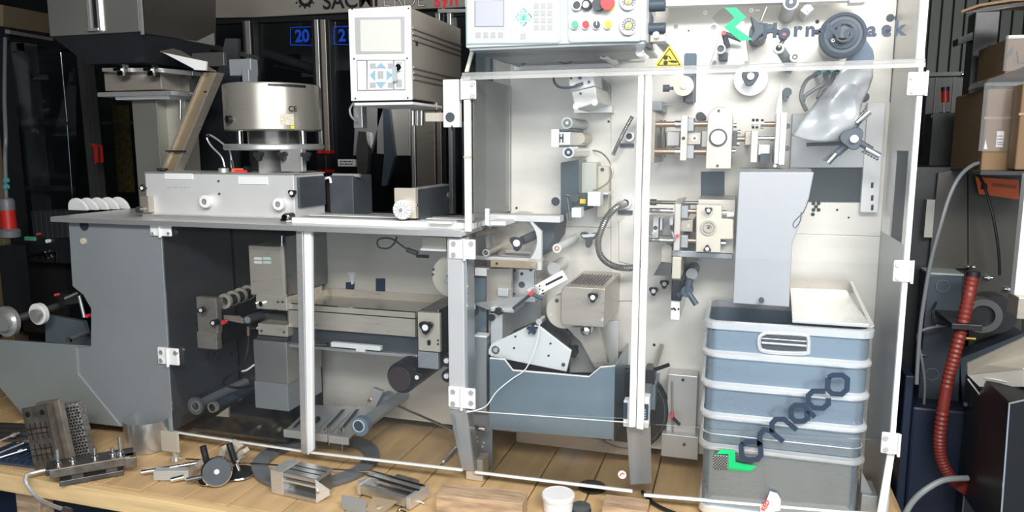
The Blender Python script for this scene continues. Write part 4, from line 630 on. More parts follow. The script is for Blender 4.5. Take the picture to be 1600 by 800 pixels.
O('end_plate', ALU, t, ('b4', 1211, 176, 1218, 256, Yp-.05, Yp+.1), ('b4', 1218, 177, 1228, 258, Yp-.03, .446), bev=.002); O('plate_nut', BLUEG, t, ('c', 1231, 197, .25, .3, 4), ('c', 1230, 232, .25, .3, 4)); O('corner_nut', CHROME, t, ('c', 1211, 259, .14, .16, 2.4))
t = T('white_blade_lever', 'tall thin white blade lever with a dark knob above the feed gripper', 'lever'); O('blade', WHITE, t, ('p', [(1222, 126), (1222, 178), (1211, 178), (1214, 160)], .25, .27), bev=.001); O('blade_knob', BLUEG, t, ('c', 1230, 144, .3, .446, 7), ('b4', 1224, 150, 1230, 158, .3, .33)); O('blade_strip', ALU, t, ('b4', 1222, 176, 1230, 182, .26, .446))
t = T('lower_forming_press', 'lower press station with cream notched plate and two black knobs', 'press station')
O('bottom_shelf', GREYP, t, ('b4', 1050, 393, 1145, 403, .2, .446), bev=.002); O('top_rail', DSTEEL, t, ('x', 1016, 1132, 317, .22, 3), ('x', 1016, 1026, 316, .2, 5)); 
for y_ in (329, 375): O('chrome_rod', CHROME, t, ('x', 1012, 1052, y_, .19, 4)); O('copper_rod', COPPER, t, ('x', 1074, 1089, y_+1, .2, 4)); O('bearing_block', GREYP, t, ('b4', 1064, y_-7, 1075, y_+12, .18, .3), bev=.002)
O('curved_bar', mat('warm_grey_bar', (.56, .52, .47), .38, .5), t, ('b4', 1053, 319, 1063, 392, .14, .22), ('s3', [(1053, 319, .14), (1057, 312, .14), (1072, 309, .2), (1068, 316, .2), (1063, 320, .16)], (0, .06, 0)), bev=.003); O('centre_block', STEEL, t, ('b4', 1064, 344, 1083, 362, .2, .446), bev=.002); bolt(t, 1076, 353, .2, 3, CREAM)
O('notched_plate', CREAM, t, ('p', [(1088, 320), (1128, 321), (1128, 342), (1146, 343), (1146, 374), (1126, 374), (1126, 395), (1087, 394)], .14, .18), bev=.003); O('rear_plate', mat('rear_plate_cream', (.52, .50, .44), .4, .4), t, ('b4', 1090, 312, 1147, 396, .2, .446)); 
O('dial_ring', STEEL, t, ('an', 1107, 356, .132, .14, 12, 9)); O('dial_ring', STEEL, t, ('an', 1107, 356, .128, .14, 7.5, 5)); bolt(t, 1107, 356, .134, 2, DGREY)
knob(t, 1107, 329, .11, 6.5, 3, .5, WCAP, back=.14); knob(t, 1105, 389, .11, 6.5, 3, -.5, WCAP, back=.14); O('side_nut', CHROME, t, ('x', 1129, 1136, 332, .17, 4)); O('side_nut', CHROME, t, ('x', 1127, 1134, 380, .17, 4)); O('white_pin', WHITE, t, ('x', 1136, 1147, 335, .17, 4.5))
O('tool_carrier', mat('tool_carrier_steel', (.36, .35, .33), .35, .6), t, ('b4', 1014, 336, 1053, 368, .3, .446), bev=.002); O('small_jaw', ALU, t, ('b4', 1020, 340, 1029, 372, .26, .3), ('b4', 1031, 341, 1035, 360, .25, .3), ('b4', 1046, 341, 1052, 352, .24, .3), bev=.001); bolt(t, 1024, 356, .26, 3.2, DGREY); bolt(t, 1050, 356, .23, 3.2, DGREY); bolt(t, 1021, 364, .25, 2.4, ALU); O('red_cap', REDB, t, ('c', 1058, 369, .12, .14, 2.8)); O('link', GREYP, t, ('r', (1050, 362, .14), (1055, 378, .14), 2)); O('arm_plate', CREAM, t, ('p', [(1032, 412), (1034, 384), (1042, 381), (1050, 386), (1050, 412)], .24, .26), bev=.002); O('arm_root', STEEL, t, ('b4', 1036, 386, 1046, 405, .26, .446))
t = T('clamp_column', 'vertical clamp column with black grip and big three armed lever', 'clamp'); O('upper_bar', CREAM, t, ('b4', 1050, 402, 1064, 436, .16, .446), bev=.002); O('grip', BLACK, t, ('b4', 1049, 436, 1065, 470, .15, .43), bev=.003); O('lower_bar', WHITE, t, ('b4', 1048, 470, 1062, 500, .16, .446), bev=.002)
for x_, y_ in ((1050, 483), (1053, 482), (1055, 484), (1060, 483)): bolt(t, x_, y_, .16, 1.5, BLACK)
O('lever_arm', BLUEG, t, ('r', (1074, 455, .12), (1078, 436, .12), 6), ('r', (1074, 455, .12), (1088, 476, .11), 4.5), ('r', (1074, 455, .12), (1060, 461, .13), 5), ('c', 1073, 456, .11, .16, 9), ('c', 1073, 456, .16, .446, 4)); O('shaft_end', GREYP, t, ('c', 1081, 428, .3, .446, 9)); O('angled_sheet', DSTEEL, t, ('p', [(1033, 409), (1050, 411), (1048, 432), (1021, 430)], .24, .25)); O('sheet_stay', DSTEEL, t, ('b4', 1036, 414, 1048, 430, .25, .446)); O('end_stud', CHROME, t, ('c', 1092, 406, .4, .446, 3))
for x_, y_ in ((1038, 444), (1021, 455)): knob(fr, x_, y_, .38, 8, 3, .5, WCAP, back=.446)
t = T('lever_clamp', 'slanted steel pin with black clamp lever low beside the door profile', 'clamp'); O('steel_pin', STEEL, t, ('r', (1034, 540, .42), (1022, 577, .3), 3.8)); O('clamp_body', BLACK, t, ('b4', 1007, 577, 1022, 601, .26, .34), bev=.003); O('handle', BLACK, t, ('r', (1022, 578, .27), (1045, 570, .25), 3)); O('clamp_foot', BLUEC, t, ('b4', 1010, 600, 1024, 640, .3, .446))
t = T('access_panel', 'tall screwed access panel with red capped black lever near the bin', 'panel'); O('panel_sheet', mat('access_panel_grey', (.50, .50, .49), .35, .4), t, ('b4', 1042, 586, 1089, 680, .37, .446), bev=.003); O('lower_box', mat('access_box_grey', (.44, .44, .43), .35, .4), t, ('b4', 1033, 680, 1091, 716, .33, .446), bev=.003); bolt(t, 1067, 594, .37, 2.4, BLACK); bolt(t, 1069, 695, .33, 2.6, DGREY); O('guide_rod', STEEL, t, ('r', (1050, 596, .36), (1051, 672, .36), 1.5)); O('lever', BLACK, t, ('r', (1050, 651, .33), (1062, 664, .33), 2.6)); O('red_cap', REDB, t, ('c', 1049, 651, .315, .36, 3))
# upper right plate mechanisms
t = T('pale_pulley', 'round pale pulley with black side knob in front of dark slot', 'pulley'); O('wheel', CREAM, t, ('c', 1068, 134, .3, .33, 15.5, 15, 40)); O('hub', ALU, t, ('c', 1068, 134, .29, .3, 4.5)); O('arm', DGREY, t, ('b4', 1071, 120, 1083, 160, .34, .446), bev=.002); O('side_knob', DGREY, t, ('x', 1036, 1046, 138, .32, 5.5), ('x', 1046, 1053, 138, .32, 2.5))
t = T('dancer_bracket', 'grey triangular bracket with black crank, red cap and bolts under the green chevron', 'bracket'); O('bracket_plate', mat('dancer_plate', (.55, .54, .52), .35, .5), t, ('p', [(1128, 42), (1163, 32), (1171, 102), (1109, 102)], .38, .446), bev=.002); O('crank_arm', DGREY, t, ('r', (1131, 51, .3), (1137, 74, .32), 4.5), ('r', (1131, 52, .3), (1158, 62, .32), 4)); O('red_cap', REDB, t, ('c', 1131, 51, .27, .3, 3.6)); O('crank_ring', WHITE, t, ('an', 1126, 76, .27, .3, 7.5, 5.5)); O('crank_hub', DGREY, t, ('c', 1126, 76, .28, .38, 6)); O('blue_block', BLUEG, t, ('b4', 1123, 82, 1137, 94, .33, .38), bev=.003); bolt(t, 1116, 98, .38, 3.5, KEYG); bolt(t, 1166, 98, .38, 3.5, KEYG)
t = T('three_arm_lever', 'big dark three armed lever with steel rod left of the lettering', 'lever'); O('lever_body', BLUEG, t, ('p', [(1172, 24), (1186, 36), (1212, 38), (1212, 46), (1190, 54), (1176, 68), (1170, 62), (1178, 48)], .25, .30), bev=.004); O('lever_hub', DGREY, t, ('c', 1185, 49, .27, .446, 14)); O('steel_rod', STEEL, t, ('r', (1198, 11, .3), (1189, 33, .3), 2.5))
t = T('swing_link', 'dark swing link with red cap and two ringed rollers under the lettering', 'link'); O('link_arm', NAVYT, t, ('r', (1205, 47, .22), (1225, 54, .22), 4)); O('red_cap', REDB, t, ('c', 1225, 55, .19, .21, 3.5)); O('link_ring', NAVYT, t, ('c', 1225, 54, .21, .25, 7.5)); O('short_arm', STEEL, t, ('r', (1225, 60, .25), (1217, 74, .25), 3.5)); O('slotted_arm', GREYP, t, ('r', (1217, 74, .28), (1232, 98, .34), 8)); O('ring_roller', WHITE, t, ('an', 1217, 75, .24, .27, 8, 5), ('an', 1242, 89, .26, .30, 7.5, 4)); O('roller_hub', DGREY, t, ('c', 1242, 89, .27, .446, 5)); O('pivot', GREYP, t, ('c', 1235, 100, .33, .446, 8)); bolt(t, 1242, 89, .262, 2.2, WHITE)
roller('short fat grey roller with dark end at the top edge of the right cabinet', 1236, 3, .18, .445, 12, GREYP, BLUEG)
t = T('diamond_block', 'small white diamond shaped block beside the fat top roller', 'block'); O('block_body', WHITE, t, ('p', [(1263, 2), (1272, 14), (1260, 24), (1250, 16)], .32, .446), bev=.002); bolt(t, 1263, 15, .32, 3, KEYG)
t = T('round_flanged_knob', 'pale round flange with dark knob and white centre below the dancer bracket', 'knob'); O('flange', ALU, t, ('c', 1173, 124, .40, .446, 25, 25, 48)); O('knob_body', BLUEG, t, ('lob', 1172, 120, .26, .32, 14, 3, .2, .5), ('c', 1172, 120, .3, .4, 7)); O('white_centre', WHITE, t, ('c', 1173, 119, .25, .262, 5.5))
fr_ = T('foil_reel', 'dark ridged foil reel with silver film hanging down in right cabinet', 'reel')
O('front_disc', BLUEG, fr_, ('lat', P(1318, 54, .14), [(30*.00225, .05), (31*.00225, .03), (30*.00225, .005), (26*.00225, 0), (24*.00225, .004), (20*.00225, .004), (19*.00225, -.002), (14*.00225, -.006), (12*.00225, 0), (.001, 0)], (0, 1, 0), 56)); O('reel_core', WHITE, fr_, ('c', 1317, 55, .19, .446, 26, 24, 48)); O('centre_hub', DGREY, fr_, ('c', 1318, 50, .10, .14, 9), ('an', 1318, 53, .11, .14, 12, 10)); O('hub_slot', BLACK, fr_, ('r', (1311, 39, .12), (1318, 46, .11), 2.6), ('r', (1326, 40, .12), (1320, 46, .11), 2.6)); O('side_stub', BLUEG, fr_, ('x', 1270, 1290, 50, .2, 4)); O('hub_ring', ALU, fr_, ('an', 1302, 63, .13, .14, 2.5, 1.6))
O('film_web', NAVYF, fr_, ('s3', [(1344, 40, .22), (1352, 60, .22), (1364, 78, .22), (1366, 90, .22), (1364, 101, .22), (1318, 103, .22), (1326, 84, .22), (1340, 72, .22)], (0, .003, 0)))
Lf = [(1318, 103), (1308, 120), (1296, 134), (1278, 154), (1264, 176), (1248, 196), (1236, 212)]; Rf = [(1364, 101), (1364, 120), (1358, 138), (1348, 158), (1343, 178), (1338, 198), (1318, 221)]
b = Bm(); grid = []
for i in range(31):
    f = i/5; k = min(int(f), 5); f -= k; lx, ly = (Lf[k][j]+(Lf[k+1][j]-Lf[k][j])*f for j in (0, 1)); rx, ry = (Rf[k][j]+(Rf[k+1][j]-Rf[k][j])*f for j in (0, 1)); row = []
    for j in range(17):
        g = j/16; am = min(1, i/8); yy = .215-.045*am*sin(g*pi)+am*.012*(sin(g*6+i*.25)+.5*sin(g*11-i*.33)+.3*sin(i*.6+g*3))
        row.append(b.b.verts.new(P(lx+(rx-lx)*g, ly+(ry-ly)*g+am*4*sin(g*pi)*(i/30), yy)))
    grid.append(row)
for i in range(30):
    for j in range(16): b.b.faces.new((grid[i][j], grid[i][j+1], grid[i+1][j+1], grid[i+1][j]))
b.sm = True; o = link('silver_film', b, FILM, fr_); md = o.modifiers.new('thickness', 'SOLIDIFY'); md.thickness = .001
t = T('three_arm_spool_holder', 'dark hub with three serrated steel arms below the hanging film', 'spool holder'); O('hub_body', BLUEG, t, ('lob', 1332, 216, .17, .23, 19, 3, .25, .9), ('c', 1332, 216, .2, .42, 8)); O('hub_cap', WCAP, t, ('c', 1335, 217, .155, .175, 6)); O('hub_arm', BLUEG, t, ('r', (1326, 224, .21), (1307, 240, .21), 6), ('r', (1342, 222, .21), (1362, 234, .21), 5), ('r', (1330, 212, .21), (1340, 190, .21), 5), ('r', (1326, 224, .23), (1260, 226, .23), 3))
for a, b2 in (((1306, 240), (1293, 254)), ((1352, 232), (1374, 244)), ((1338, 192), (1358, 174))):
    s = O('arm_sleeve', CHROME, t, ('r', (*a, .20), (*b2, .20), 5.5)); n_ = Bm()
    for i in range(6):
        f = i/5; x_, y_ = a[0]+(b2[0]-a[0])*f, a[1]+(b2[1]-a[1])*f; dx, dy = (b2[0]-a[0]), (b2[1]-a[1]); L2 = math.hypot(dx, dy); sg = -1 if a[1] > b2[1] else 1
        n_.c(x_-dy/L2*6*sg, y_+dx/L2*6*sg, .20, .215, 1.6, None, 6)
    link('arm_teeth', n_, DGREY, s)
for i, pts in enumerate(([(1276, 116, .3), (1262, 124, .28), (1254, 138, .26), (1252, 155, .25), (1260, 173, .24)], [(1291, 116, .3), (1288, 130, .28), (1272, 140, .27), (1258, 150, .26), (1255, 158, .25)], [(1305, 115, .3), (1296, 132, .28), (1283, 142, .27), (1278, 154, .26)])):
    t = T('grey_vacuum_tube', 'grey tube with teal end left of the silver film, %s of three' % ('leftmost', 'middle', 'rightmost')[i], 'tube', 'grey tubes in right cabinet'); O('tube', GREYR, t, ('tube', pts, 3)); a = pts[0]; O('teal_end', TEAL, t, ('r', (a[0]-3, a[1]+1, a[2]), (a[0]+4, a[1]-3, a[2]+.01), 4))
    O('plate_nipple', GREYR, t, ('c', a[0]+4, a[1]-3, .31, .446, 3))
t = T('scrap_chute', 'tall plain grey sheet metal chute standing down into the ribbed bin', 'chute')
O('front_sheet', mat('scrap_chute_grey', (.40, .41, .435), .42, .2, .02, 3), t, ('p', [(1155, 269), (1272, 269), (1263, 315), (1238, 380), (1233, 480), (1145, 474)], .12, .28), bev=.003); O('top_lip', DSTEEL, t, ('b4', 1154, 264, 1268, 269, .15, .30)); O('fixing_screw', DGREY, t, ('c', 1190, 470, .1, .12, 4)); O('wire_clip', DSTEEL, t, ('tube', [(1263, 312, .12), (1256, 330, .12), (1240, 348, .12), (1242, 356, .12), (1250, 346, .12), (1252, 332, .12)], .8)); O('rear_mount', GREYP, t, ('b4', 1160, 290, 1220, 330, .28, .446))
# ================= ALUMINIUM BIN =================
bn = T('ribbed_aluminium_bin', 'large ribbed aluminium storage bin standing under the scrap chute', 'bin')
bx0, bx1 = P(1100, 600, .04).x, P(1357, 600, .04).x; by0, by1 = .04, .40; zb0, zb1 = .015, P(1230, 508, .04).z
def rr(b, x0, y0, x1, y1, z, r, n=6):
    v = []
    for cx_, cy_, a0 in ((x1-r, y1-r, 0), (x0+r, y1-r, pi/2), (x0+r, y0+r, pi), (x1-r, y0+r, 1.5*pi)):
        for i in range(n+1): a = a0+pi/2*i/n; v.append(b.b.verts.new((cx_+r*cos(a), cy_+r*sin(a), z)))
    return v
def loft(prof, r=.04, cap=True):
    b = Bm(); rs_ = [rr(b, bx0+i, by0+i, bx1-i, by1-i, z, max(.004, r-i)) for z, i in prof]; b.skin(rs_, cap); return b
BINM = mat('bin_aluminium', (.33, .415, .50), .28, .6, .04, 3, (.6, .6, 6)); BINR = mat('bin_highlight_aluminium', (.85, .86, .87), .25, .5, .03, 8)  # ribs and rim: same aluminium, highlights painted in as a lighter colour
th = .004; 
b = Bm(); rings = [rr(b, bx0+i, by0+i, bx1-i, by1-i, z, max(.004, .04-i)) for z, i in ((zb0, .012), (zb0+.02, .006), (zb1-.02, 0), (zb1-.02, th), (zb0+.03, th+.006))]; b.skin(rings); link('bin_body', b, BINM, bn)
def zat(y): return P(1228, y, .04).z
for yy in (562, 612, 661, 711): z = zat(yy); link('bulged_rib', loft([(z-.014, .001), (z-.011, -.007), (z-.004, -.012), (z+.004, -.012), (z+.011, -.007), (z+.014, .001)], .042, False), BINR, bn)
z = zat(690); link('fine_rib', loft([(z-.002, .001), (z-.001, -.003), (z+.001, -.003), (z+.002, .001)], .042, False), BINR, bn)
b = Bm(); rings = [rr(b, bx0+i, by0+i, bx1-i, by1-i, z, .04-i*.5) for z, i in ((zb1-.028, .0), (zb1-.026, -.010), (zb1-.004, -.012), (zb1, -.006), (zb1, .006), (zb1-.028, .006))]; b.skin(rings, close=True); link('rim', b, BINR, bn)
b = loft([(zb0-.012, .006), (zb0+.0, -.004), (zb0+.022, -.004), (zb0+.026, .004)], .04, True); link('foot_band', b, BINR, bn)
hd = O('handle_recess', DGREY, bn, ('b4', 1190, 524, 1260, 548, .035, .041), bev=.012)
b = Bm(); pts = [(1197, 520), (1255, 523), (1263, 529), (1263, 545), (1257, 552), (1198, 549), (1187, 542), (1187, 526), (1197, 520)]; b.tube([(x_, y_, .034) for x_, y_ in pts], 3.2, 8, 3); link('handle_frame', b, BINR, hd); O('handle_grip', ALU, hd, ('x', 1190, 1260, 538, .03, 2), ('x', 1190, 1260, 531, .036, 1)); bolt(bn, 1318, 525, .04, 1.8, DGREY)
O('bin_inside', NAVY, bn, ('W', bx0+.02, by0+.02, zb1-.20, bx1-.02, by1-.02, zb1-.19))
ld = T('tilted_bin_lid', 'bright metal lid half lying on the bin right of the scrap chute', 'lid'); O('lid_sheet', mat('lid_bright_steel', (.72, .71, .69), .28, .7), ld, ('s3', [(1235, 452, .38), (1322, 455, .38), (1362, 508, .04), (1238, 501, .04)], (0, 0, .004))); O('lid_back', STEEL, ld, ('s3', [(1233, 436, .38), (1328, 439, .38), (1334, 458, .38), (1233, 453, .38)], (0, .006, 0))); O('lid_edge', ALU, ld, ('s3', [(1328, 440, .38), (1332, 440, .38), (1366, 508, .02), (1360, 510, .02)], (0, 0, -.004)), ('s3', [(1238, 501, .035), (1362, 508, .035), (1362, 512, .035), (1238, 504, .035)], (0, .004, 0)))
# ================= GUARD DOORS =================
GT = .006
d = T('guard_door', 'clear acrylic guard door furthest left, beside the grey end cabinet', 'door')
O('acrylic_pane', GLASSD, d, ('p', [(252, 352), (464, 360), (470, 706), (271, 676)], 0, GT)); O('pane_edge', TRANS, d, ('s3', [(271, 674.5, -.002), (470, 704.5, -.002), (470, 706.5, -.002), (271, 676.5, -.002)], (0, .01, 0))); 
O('edge_profile', ALU, d, ('p', [(462, 361), (473, 361), (480, 710), (470, 708)], -.012, .012), bev=.003)
d = T('guard_door', 'clear acrylic guard door under the right half of worktop', 'door')
O('acrylic_pane', GLASSD, d, ('p', [(475, 363), (700, 368), (741, 740), (725, 737), (482, 708)], 0, GT)) if 0 else O('acrylic_pane', GLASSD, d, ('p', [(475, 363), (700, 368), (708, 640), (722, 737), (482, 708)], 0, GT)); O('pane_edge', TRANS, d, ('s3', [(482, 706, -.002), (722, 733.5, -.002), (722, 736.5, -.002), (482, 708.5, -.002)], (0, .01, 0)))
O('edge_profile', WHITE, d, ('p', [(474, 361), (485, 362), (488, 705), (480, 712)], -.012, .012), bev=.003); O('red_dot', REDB, d, ('c', 472, 432, -.014, -.011, 1.2))
# middle post
mp_ = T('middle_post', 'tall pale grey post with white top plate between worktop and middle door', 'post')
O('post_body', mat('pale_post_grey', (.55, .56, .57), .4, .25, .03, 5), mp_, ('b4', 700, 372, 725, 640, -.004, .06), bev=.003); O('post_side', GREYP, mp_, ('b4', 724, 400, 730, 640, .0, .08), bev=.002)
O('post_foot', GREYP, mp_, ('s3', [(702, 640, -.004), (729, 640, -.004), (744, 735, .06), (722, 735, .06)], (0, .05, 0))); O('top_plate', WHITE, mp_, ('b4', 692, 124, 717, 199, -.01, .02), bev=.003); O('plate_button', DGREY, mp_, ('c', 703, 183, -.014, -.008, 7.5)); O('plate_arm', WHITE, mp_, ('b4', 695, 199, 699, 372, .015, .03)) if 0 else O('plate_slot', BLACK, mp_, ('b4', 705, 196, 707, 204, -.012, -.009))
O('corner_edge', YEDGE, mp_, ('b4', 725, 120, 735, 362, -.004, .012), bev=.002); O('edge_joint', CREAM, mp_, ('b4', 724, 244, 735, 247, -.006, .0)); O('side_pane', GLASSS, mp_, ('W', P(737, 200, 0).x, .012, P(730, 345, 0).z, P(737, 200, 0).x+.005, YB-.005, P(730, 119, 0).z))
O('fold_strip', WHITE, mp_, ('b4', 758, 326, 764, 352, .02, .03), ('b4', 764, 346, 790, 352, .05, .3)); 
# middle door
d = T('guard_door', 'large clear acrylic door of the middle cabinet, below the control panel', 'door')
O('acrylic_pane', GLASS, d, ('p', [(731, 121), (999, 120), (990, 655), (729, 642)], 0, GT)); O('lower_pane', GLASS, d, ('s3', [(729, 642, 0), (986, 661, 0), (988, 768, .055), (742, 738, .055)], (0, .006, 0)))
O('pane_edge', TRANS, d, ('s3', [(742, 736.5, .05), (988, 766, .05), (988, 770, .05), (742, 740, .05)], (0, .008, 0))); O('fold_line', TRANS, d, ('s3', [(729, 641.5, -.001), (985, 660, -.001), (985, 660.8, -.001), (729, 642.2, -.001)], (0, .004, 0)))
O('edge_profile', WHITE, d, ('p', [(997, 114), (1006, 114), (993, 668), (982, 668)], -.014, .012), bev=.003)
hinge(d, 719, 125, 743, 155, 0, sc=((.78, .2), (.78, .82)), knx=.12); hinge(d, 701, 374, 742, 405, 0, sc=((.18, .22), (.18, .78), (.85, .22)), knx=.6); hinge(d, 700, 606, 742, 638, 0, sc=((.18, .2), (.18, .78), (.85, .25), (.85, .75)), knx=.5)
s = O('round_sticker', WHITE, d, ('c', 972, 742, .03, .034, 6.5)); O('sticker_mark', REDB, s, ('stroke', [(968, 744), (972, 739), (976, 741)], 1.5, .028))
# right door
d = T('guard_door', 'clear acrylic door at right with dark diagonal lettering and green chevron', 'door')
O('acrylic_pane', GLASS, d, ('p', [(1006, 118), (1440, 111), (1397, 690), (1000, 662)], 0, GT)); O('lower_pane', GLASS, d, ('s3', [(1000, 662, 0), (1397, 690, 0), (1374, 806, .05), (1006, 775, .05)], (0, .006, 0)))
O('pane_edge', TRANS, d, ('s3', [(1006, 772, .045), (1374, 803, .045), (1374, 807, .045), (1006, 776, .045)], (0, .008, 0)))
O('edge_profile', WHITE, d, ('p', [(1009, 114), (1019, 114), (1005, 672), (994, 670)], -.014, .012), bev=.003)
XP = P(1436, 180, 0).x
O('outer_edge', TRANS, d, ('W', XP-.010, -.004, P(1400, 690, 0).z, XP+.005, .014, P(1440, 112, 0).z), bev=.002); O('outer_edge', TRANS, d, ('s3', [(1390, 690, -.002), (1401, 690, -.002), (1383, 806, .05), (1370, 806, .05)], (0, .012, 0)))
hinge(d, 1418, 112, 1451, 149, 0, sc=((.25, .22), (.25, .8)), knx=.9); hinge(d, 1396, 407, 1428, 441, 0, sc=((.25, .2), (.25, .8)), knx=.92); hinge(d, 1377, 677, 1407, 710, 0, sc=((.25, .25), (.25, .78)), knx=.93)
LT = Bm()
for pts in ([(1294, 590), (1301, 586), (1316, 586), (1324, 592), (1323, 609), (1315, 616), (1300, 615), (1293, 608), (1294, 590)],
            [(1290, 611), (1270, 611), (1263, 618), (1263, 629), (1271, 637), (1286, 638), (1294, 631), (1294, 622)],
            [(1273, 652), (1255, 633), (1242, 633), (1236, 639), (1236, 652), (1243, 658), (1256, 658), (1262, 653), (1260, 642)],
            [(1187, 698), (1187, 679), (1194, 671), (1203, 673), (1224, 690)], [(1207, 676), (1206, 662), (1212, 655), (1225, 655), (1245, 672)],
            [(1162, 691), (1158, 697), (1159, 712), (1166, 718), (1183, 718), (1189, 711), (1188, 695), (1181, 690), (1166, 690), (1160, 695)]): LT.stroke(pts, 8, -.001)
link('diagonal_lettering', LT, NAVYT, d)
YL = .028
O('green_chevron', GLOGO, d, ('s3', [(1119, 709, .012), (1127, 702, .012), (1149, 704, .012), (1149, 722, .022), (1183, 728, .024), (1171, 737, .03), (1138, 734, .03), (1138, 709, .014)], (0, -.002, 0)))
ck = Bm(); 
for i in range(10):
    for j in range(10):
        if (i+j) % 2 == 0: x_, y_ = 1114+i*2.25, 711.5+j*2.15+i*.1; yy = .016+.0012*j; ck.s3([(x_, y_, yy), (x_+2.2, y_, yy), (x_+2.2, y_+2.1, yy), (x_, y_+2.1, yy)], (0, -.001, 0))
link('checker_squares', ck, BLACKT, d); O('checker_ground', WHITE, d, ('s3', [(1114, 711, .021), (1137, 712, .021), (1137, 733, .033), (1114, 732, .033)], (0, .001, 0)))
s = O('torn_sticker', WHITE, d, ('s3', [(1203, 767, .035), (1215, 771, .035), (1220, 780, .038), (1219, 797, .045), (1188, 803, .045), (1187, 789, .04), (1196, 786, .04)], (0, -.003, 0))); text('KED', 1196, 790, .026, 7, REDB, s, 'lettering', radians(68), .02)
# top guard with lettering
d = T('top_guard', 'clear upper guard pane with company lettering and green chevron above the doors', 'guard')
O('acrylic_pane', GLASS, d, ('p', [(1011, -40), (1446, -40), (1445, 103), (1010, 109)], .0, GT)); O('acrylic_pane', GLASS, d, ('p', [(738, 82), (1009, 82), (1009, 109), (728, 112)], .0, GT))
O('folded_lip', glassmat('milky_lip_acrylic', (.92, .92, .92), .26, (.9, .9, .88)), d, ('W', P(724, 114, 0).x, -.016, P(860, 115.5, 0).z, P(1443, 110, 0).x, .01, P(860, 110, 0).z), bev=.002)
O('lip_rail', MATS['milky_lip_acrylic'], d, ('W', P(724, 114, 0).x, -.02, P(860, 122, 0).z, P(1443, 110, 0).x, -.014, P(860, 115.5, 0).z))
O('side_edge', YEDGE, d, ('s3', [(736, 75, 0), (741, 75, 0), (731, 112, 0), (726, 112, 0)], (0, .01, 0))); O('outer_edge', TRANS, d, ('b4', 1436, -40, 1447, 103, -.004, .012), bev=.002)
for ch, x_ in (('H', 1203), ('o', 1226), ('r', 1246), ('n', 1266), ('N', 1302), ('o', 1328), ('a', 1362), ('c', 1385), ('k', 1405)): text(ch, x_, 49 if ch in 'HN' else 45 if ch == 'k' else 50 if ch == 'o' else 47, -.002, 21 if ch in 'HNk' else 16 if False else 21, NAVYT, d, 'lettering', 0, .045)
O('plus_mark', NAVYT, d, ('b4', 1275, 48, 1286, 51, -.003, -.001), ('b4', 1279, 44, 1282, 55, -.003, -.001))
O('green_chevron', GLOGO, d, ('p', [(1132, 12), (1150, 12), (1166, 27), (1149, 42), (1176, 62), (1157, 64), (1131, 43), (1148, 27)], -.003, -.001))
ck = Bm()
for i in range(-7, 8):
    for j in range(-6, 7):
        if abs(i)+abs(j)*1.1 < 7.6: x_, y_ = 1130+i*2.4, 28+j*2.4; ck.b4(x_-.7, y_-.7, x_+.7, y_+.7, -.002, -.001)
link('dotted_diamond', ck, BLACKT, d); O('ring_mark', KEYG, d, ('an', 1174, 16, -.002, -.001, 2.8, 2), ('b4', 1180, 15.5, 1183, 16.5, -.002, -.001), ('b4', 1184, 15.5, 1187, 16.5, -.002, -.001), ('an', 1102, 20, -.002, -.001, 2.8, 2.2))
# warning triangle
w_ = T('pinch_warning_sign', 'yellow triangular hand pinch warning sign on the guard by the panel', 'sign')
O('sign_face', YELLOW, w_, ('p', [(1023, 105), (1024, 101), (1045, 72), (1048, 72), (1067, 101), (1066, 104), (1064, 105)], -.008, -.003)); O('sign_border', BLACKT, w_, ('stroke', [(1027.5, 102), (1046.3, 76), (1062.5, 101.5), (1027.5, 102)], 1.6, -.008))
O('pinch_symbol', BLACKT, w_, ('c', 1040, 90, -.0092, -.008, 3.6), ('c', 1040, 98, -.0092, -.008, 3.6), ('p', [(1043, 95), (1051, 94), (1058, 95), (1058, 98), (1050, 98), (1045, 96.5)], -.0092, -.008), ('p', [(1041, 86), (1047, 88), (1050, 93), (1048, 93), (1045, 89)], -.0092, -.008))
# latch between doors
la = T('door_latch', 'pale door latch box with dark inserts at the foot of the double profile', 'latch'); O('latch_body', WHITE, la, ('b4', 974, 626, 984, 667, .02, .06), ('b4', 1003, 620, 1014, 669, .02, .06), bev=.002); O('dark_insert', NAVYT, la, ('b4', 974, 630, 980, 654, .014, .02), ('b4', 1004, 632, 1013, 656, .014, .02)); O('insert_text', WHITE, la, *[('b4', 1007, y_, 1008.5, y_+1.5, .012, .014) for y_ in (640, 644, 648, 652)]); O('latch_stem', GREYP, la, ('s3', [(979, 667, .03), (1016, 667, .03), (1018, 755, .09), (985, 757, .09)], (0, .01, 0))); O('latch_back', GREYP, la, ('b4', 980, 626, 1008, 668, .06, .36))
# ================= CONTROL PANEL =================
cp = T('operator_console', 'white machine control panel with screen, keys, push buttons and two gauges', 'control panel'); YC = -.10
cx0, cx1 = P(727, 40, YC).x, P(1009, 40, YC).x; cz0, cz1 = P(868, 69, YC).z, P(868, -60, YC).z
PW = mat('panel_white_paint', (.70, .73, .72), .42, 0, .02, 5)
O('panel_housing', PW, cp, ('W', cx0, YC, cz0, cx1, .16, cz1), bev=.005); O('underside_shade', GREYP, cp, ('W', cx0+.01, YC+.01, cz0-.008, cx1-.005, .30, cz0+.001)); O('mount_arm', GREYP, cp, ('b4', 985, 72, 1004, 90, .16, .446)) if 0 else O('corner_screw', CHROME, cp, ('c', 1000, 77, .02, .03, 5), ('c', 1000, 81, .03, .16, 7))  # slab below the housing: its grey-blue shadow put in as colour
O('mount_arm', GREYP, cp, ('W', cx0+.15, .16, cz0+.02, cx1-.1, .446, cz0+.12))
tr = mat('teal_trim_line', (.22, .45, .40), .5)
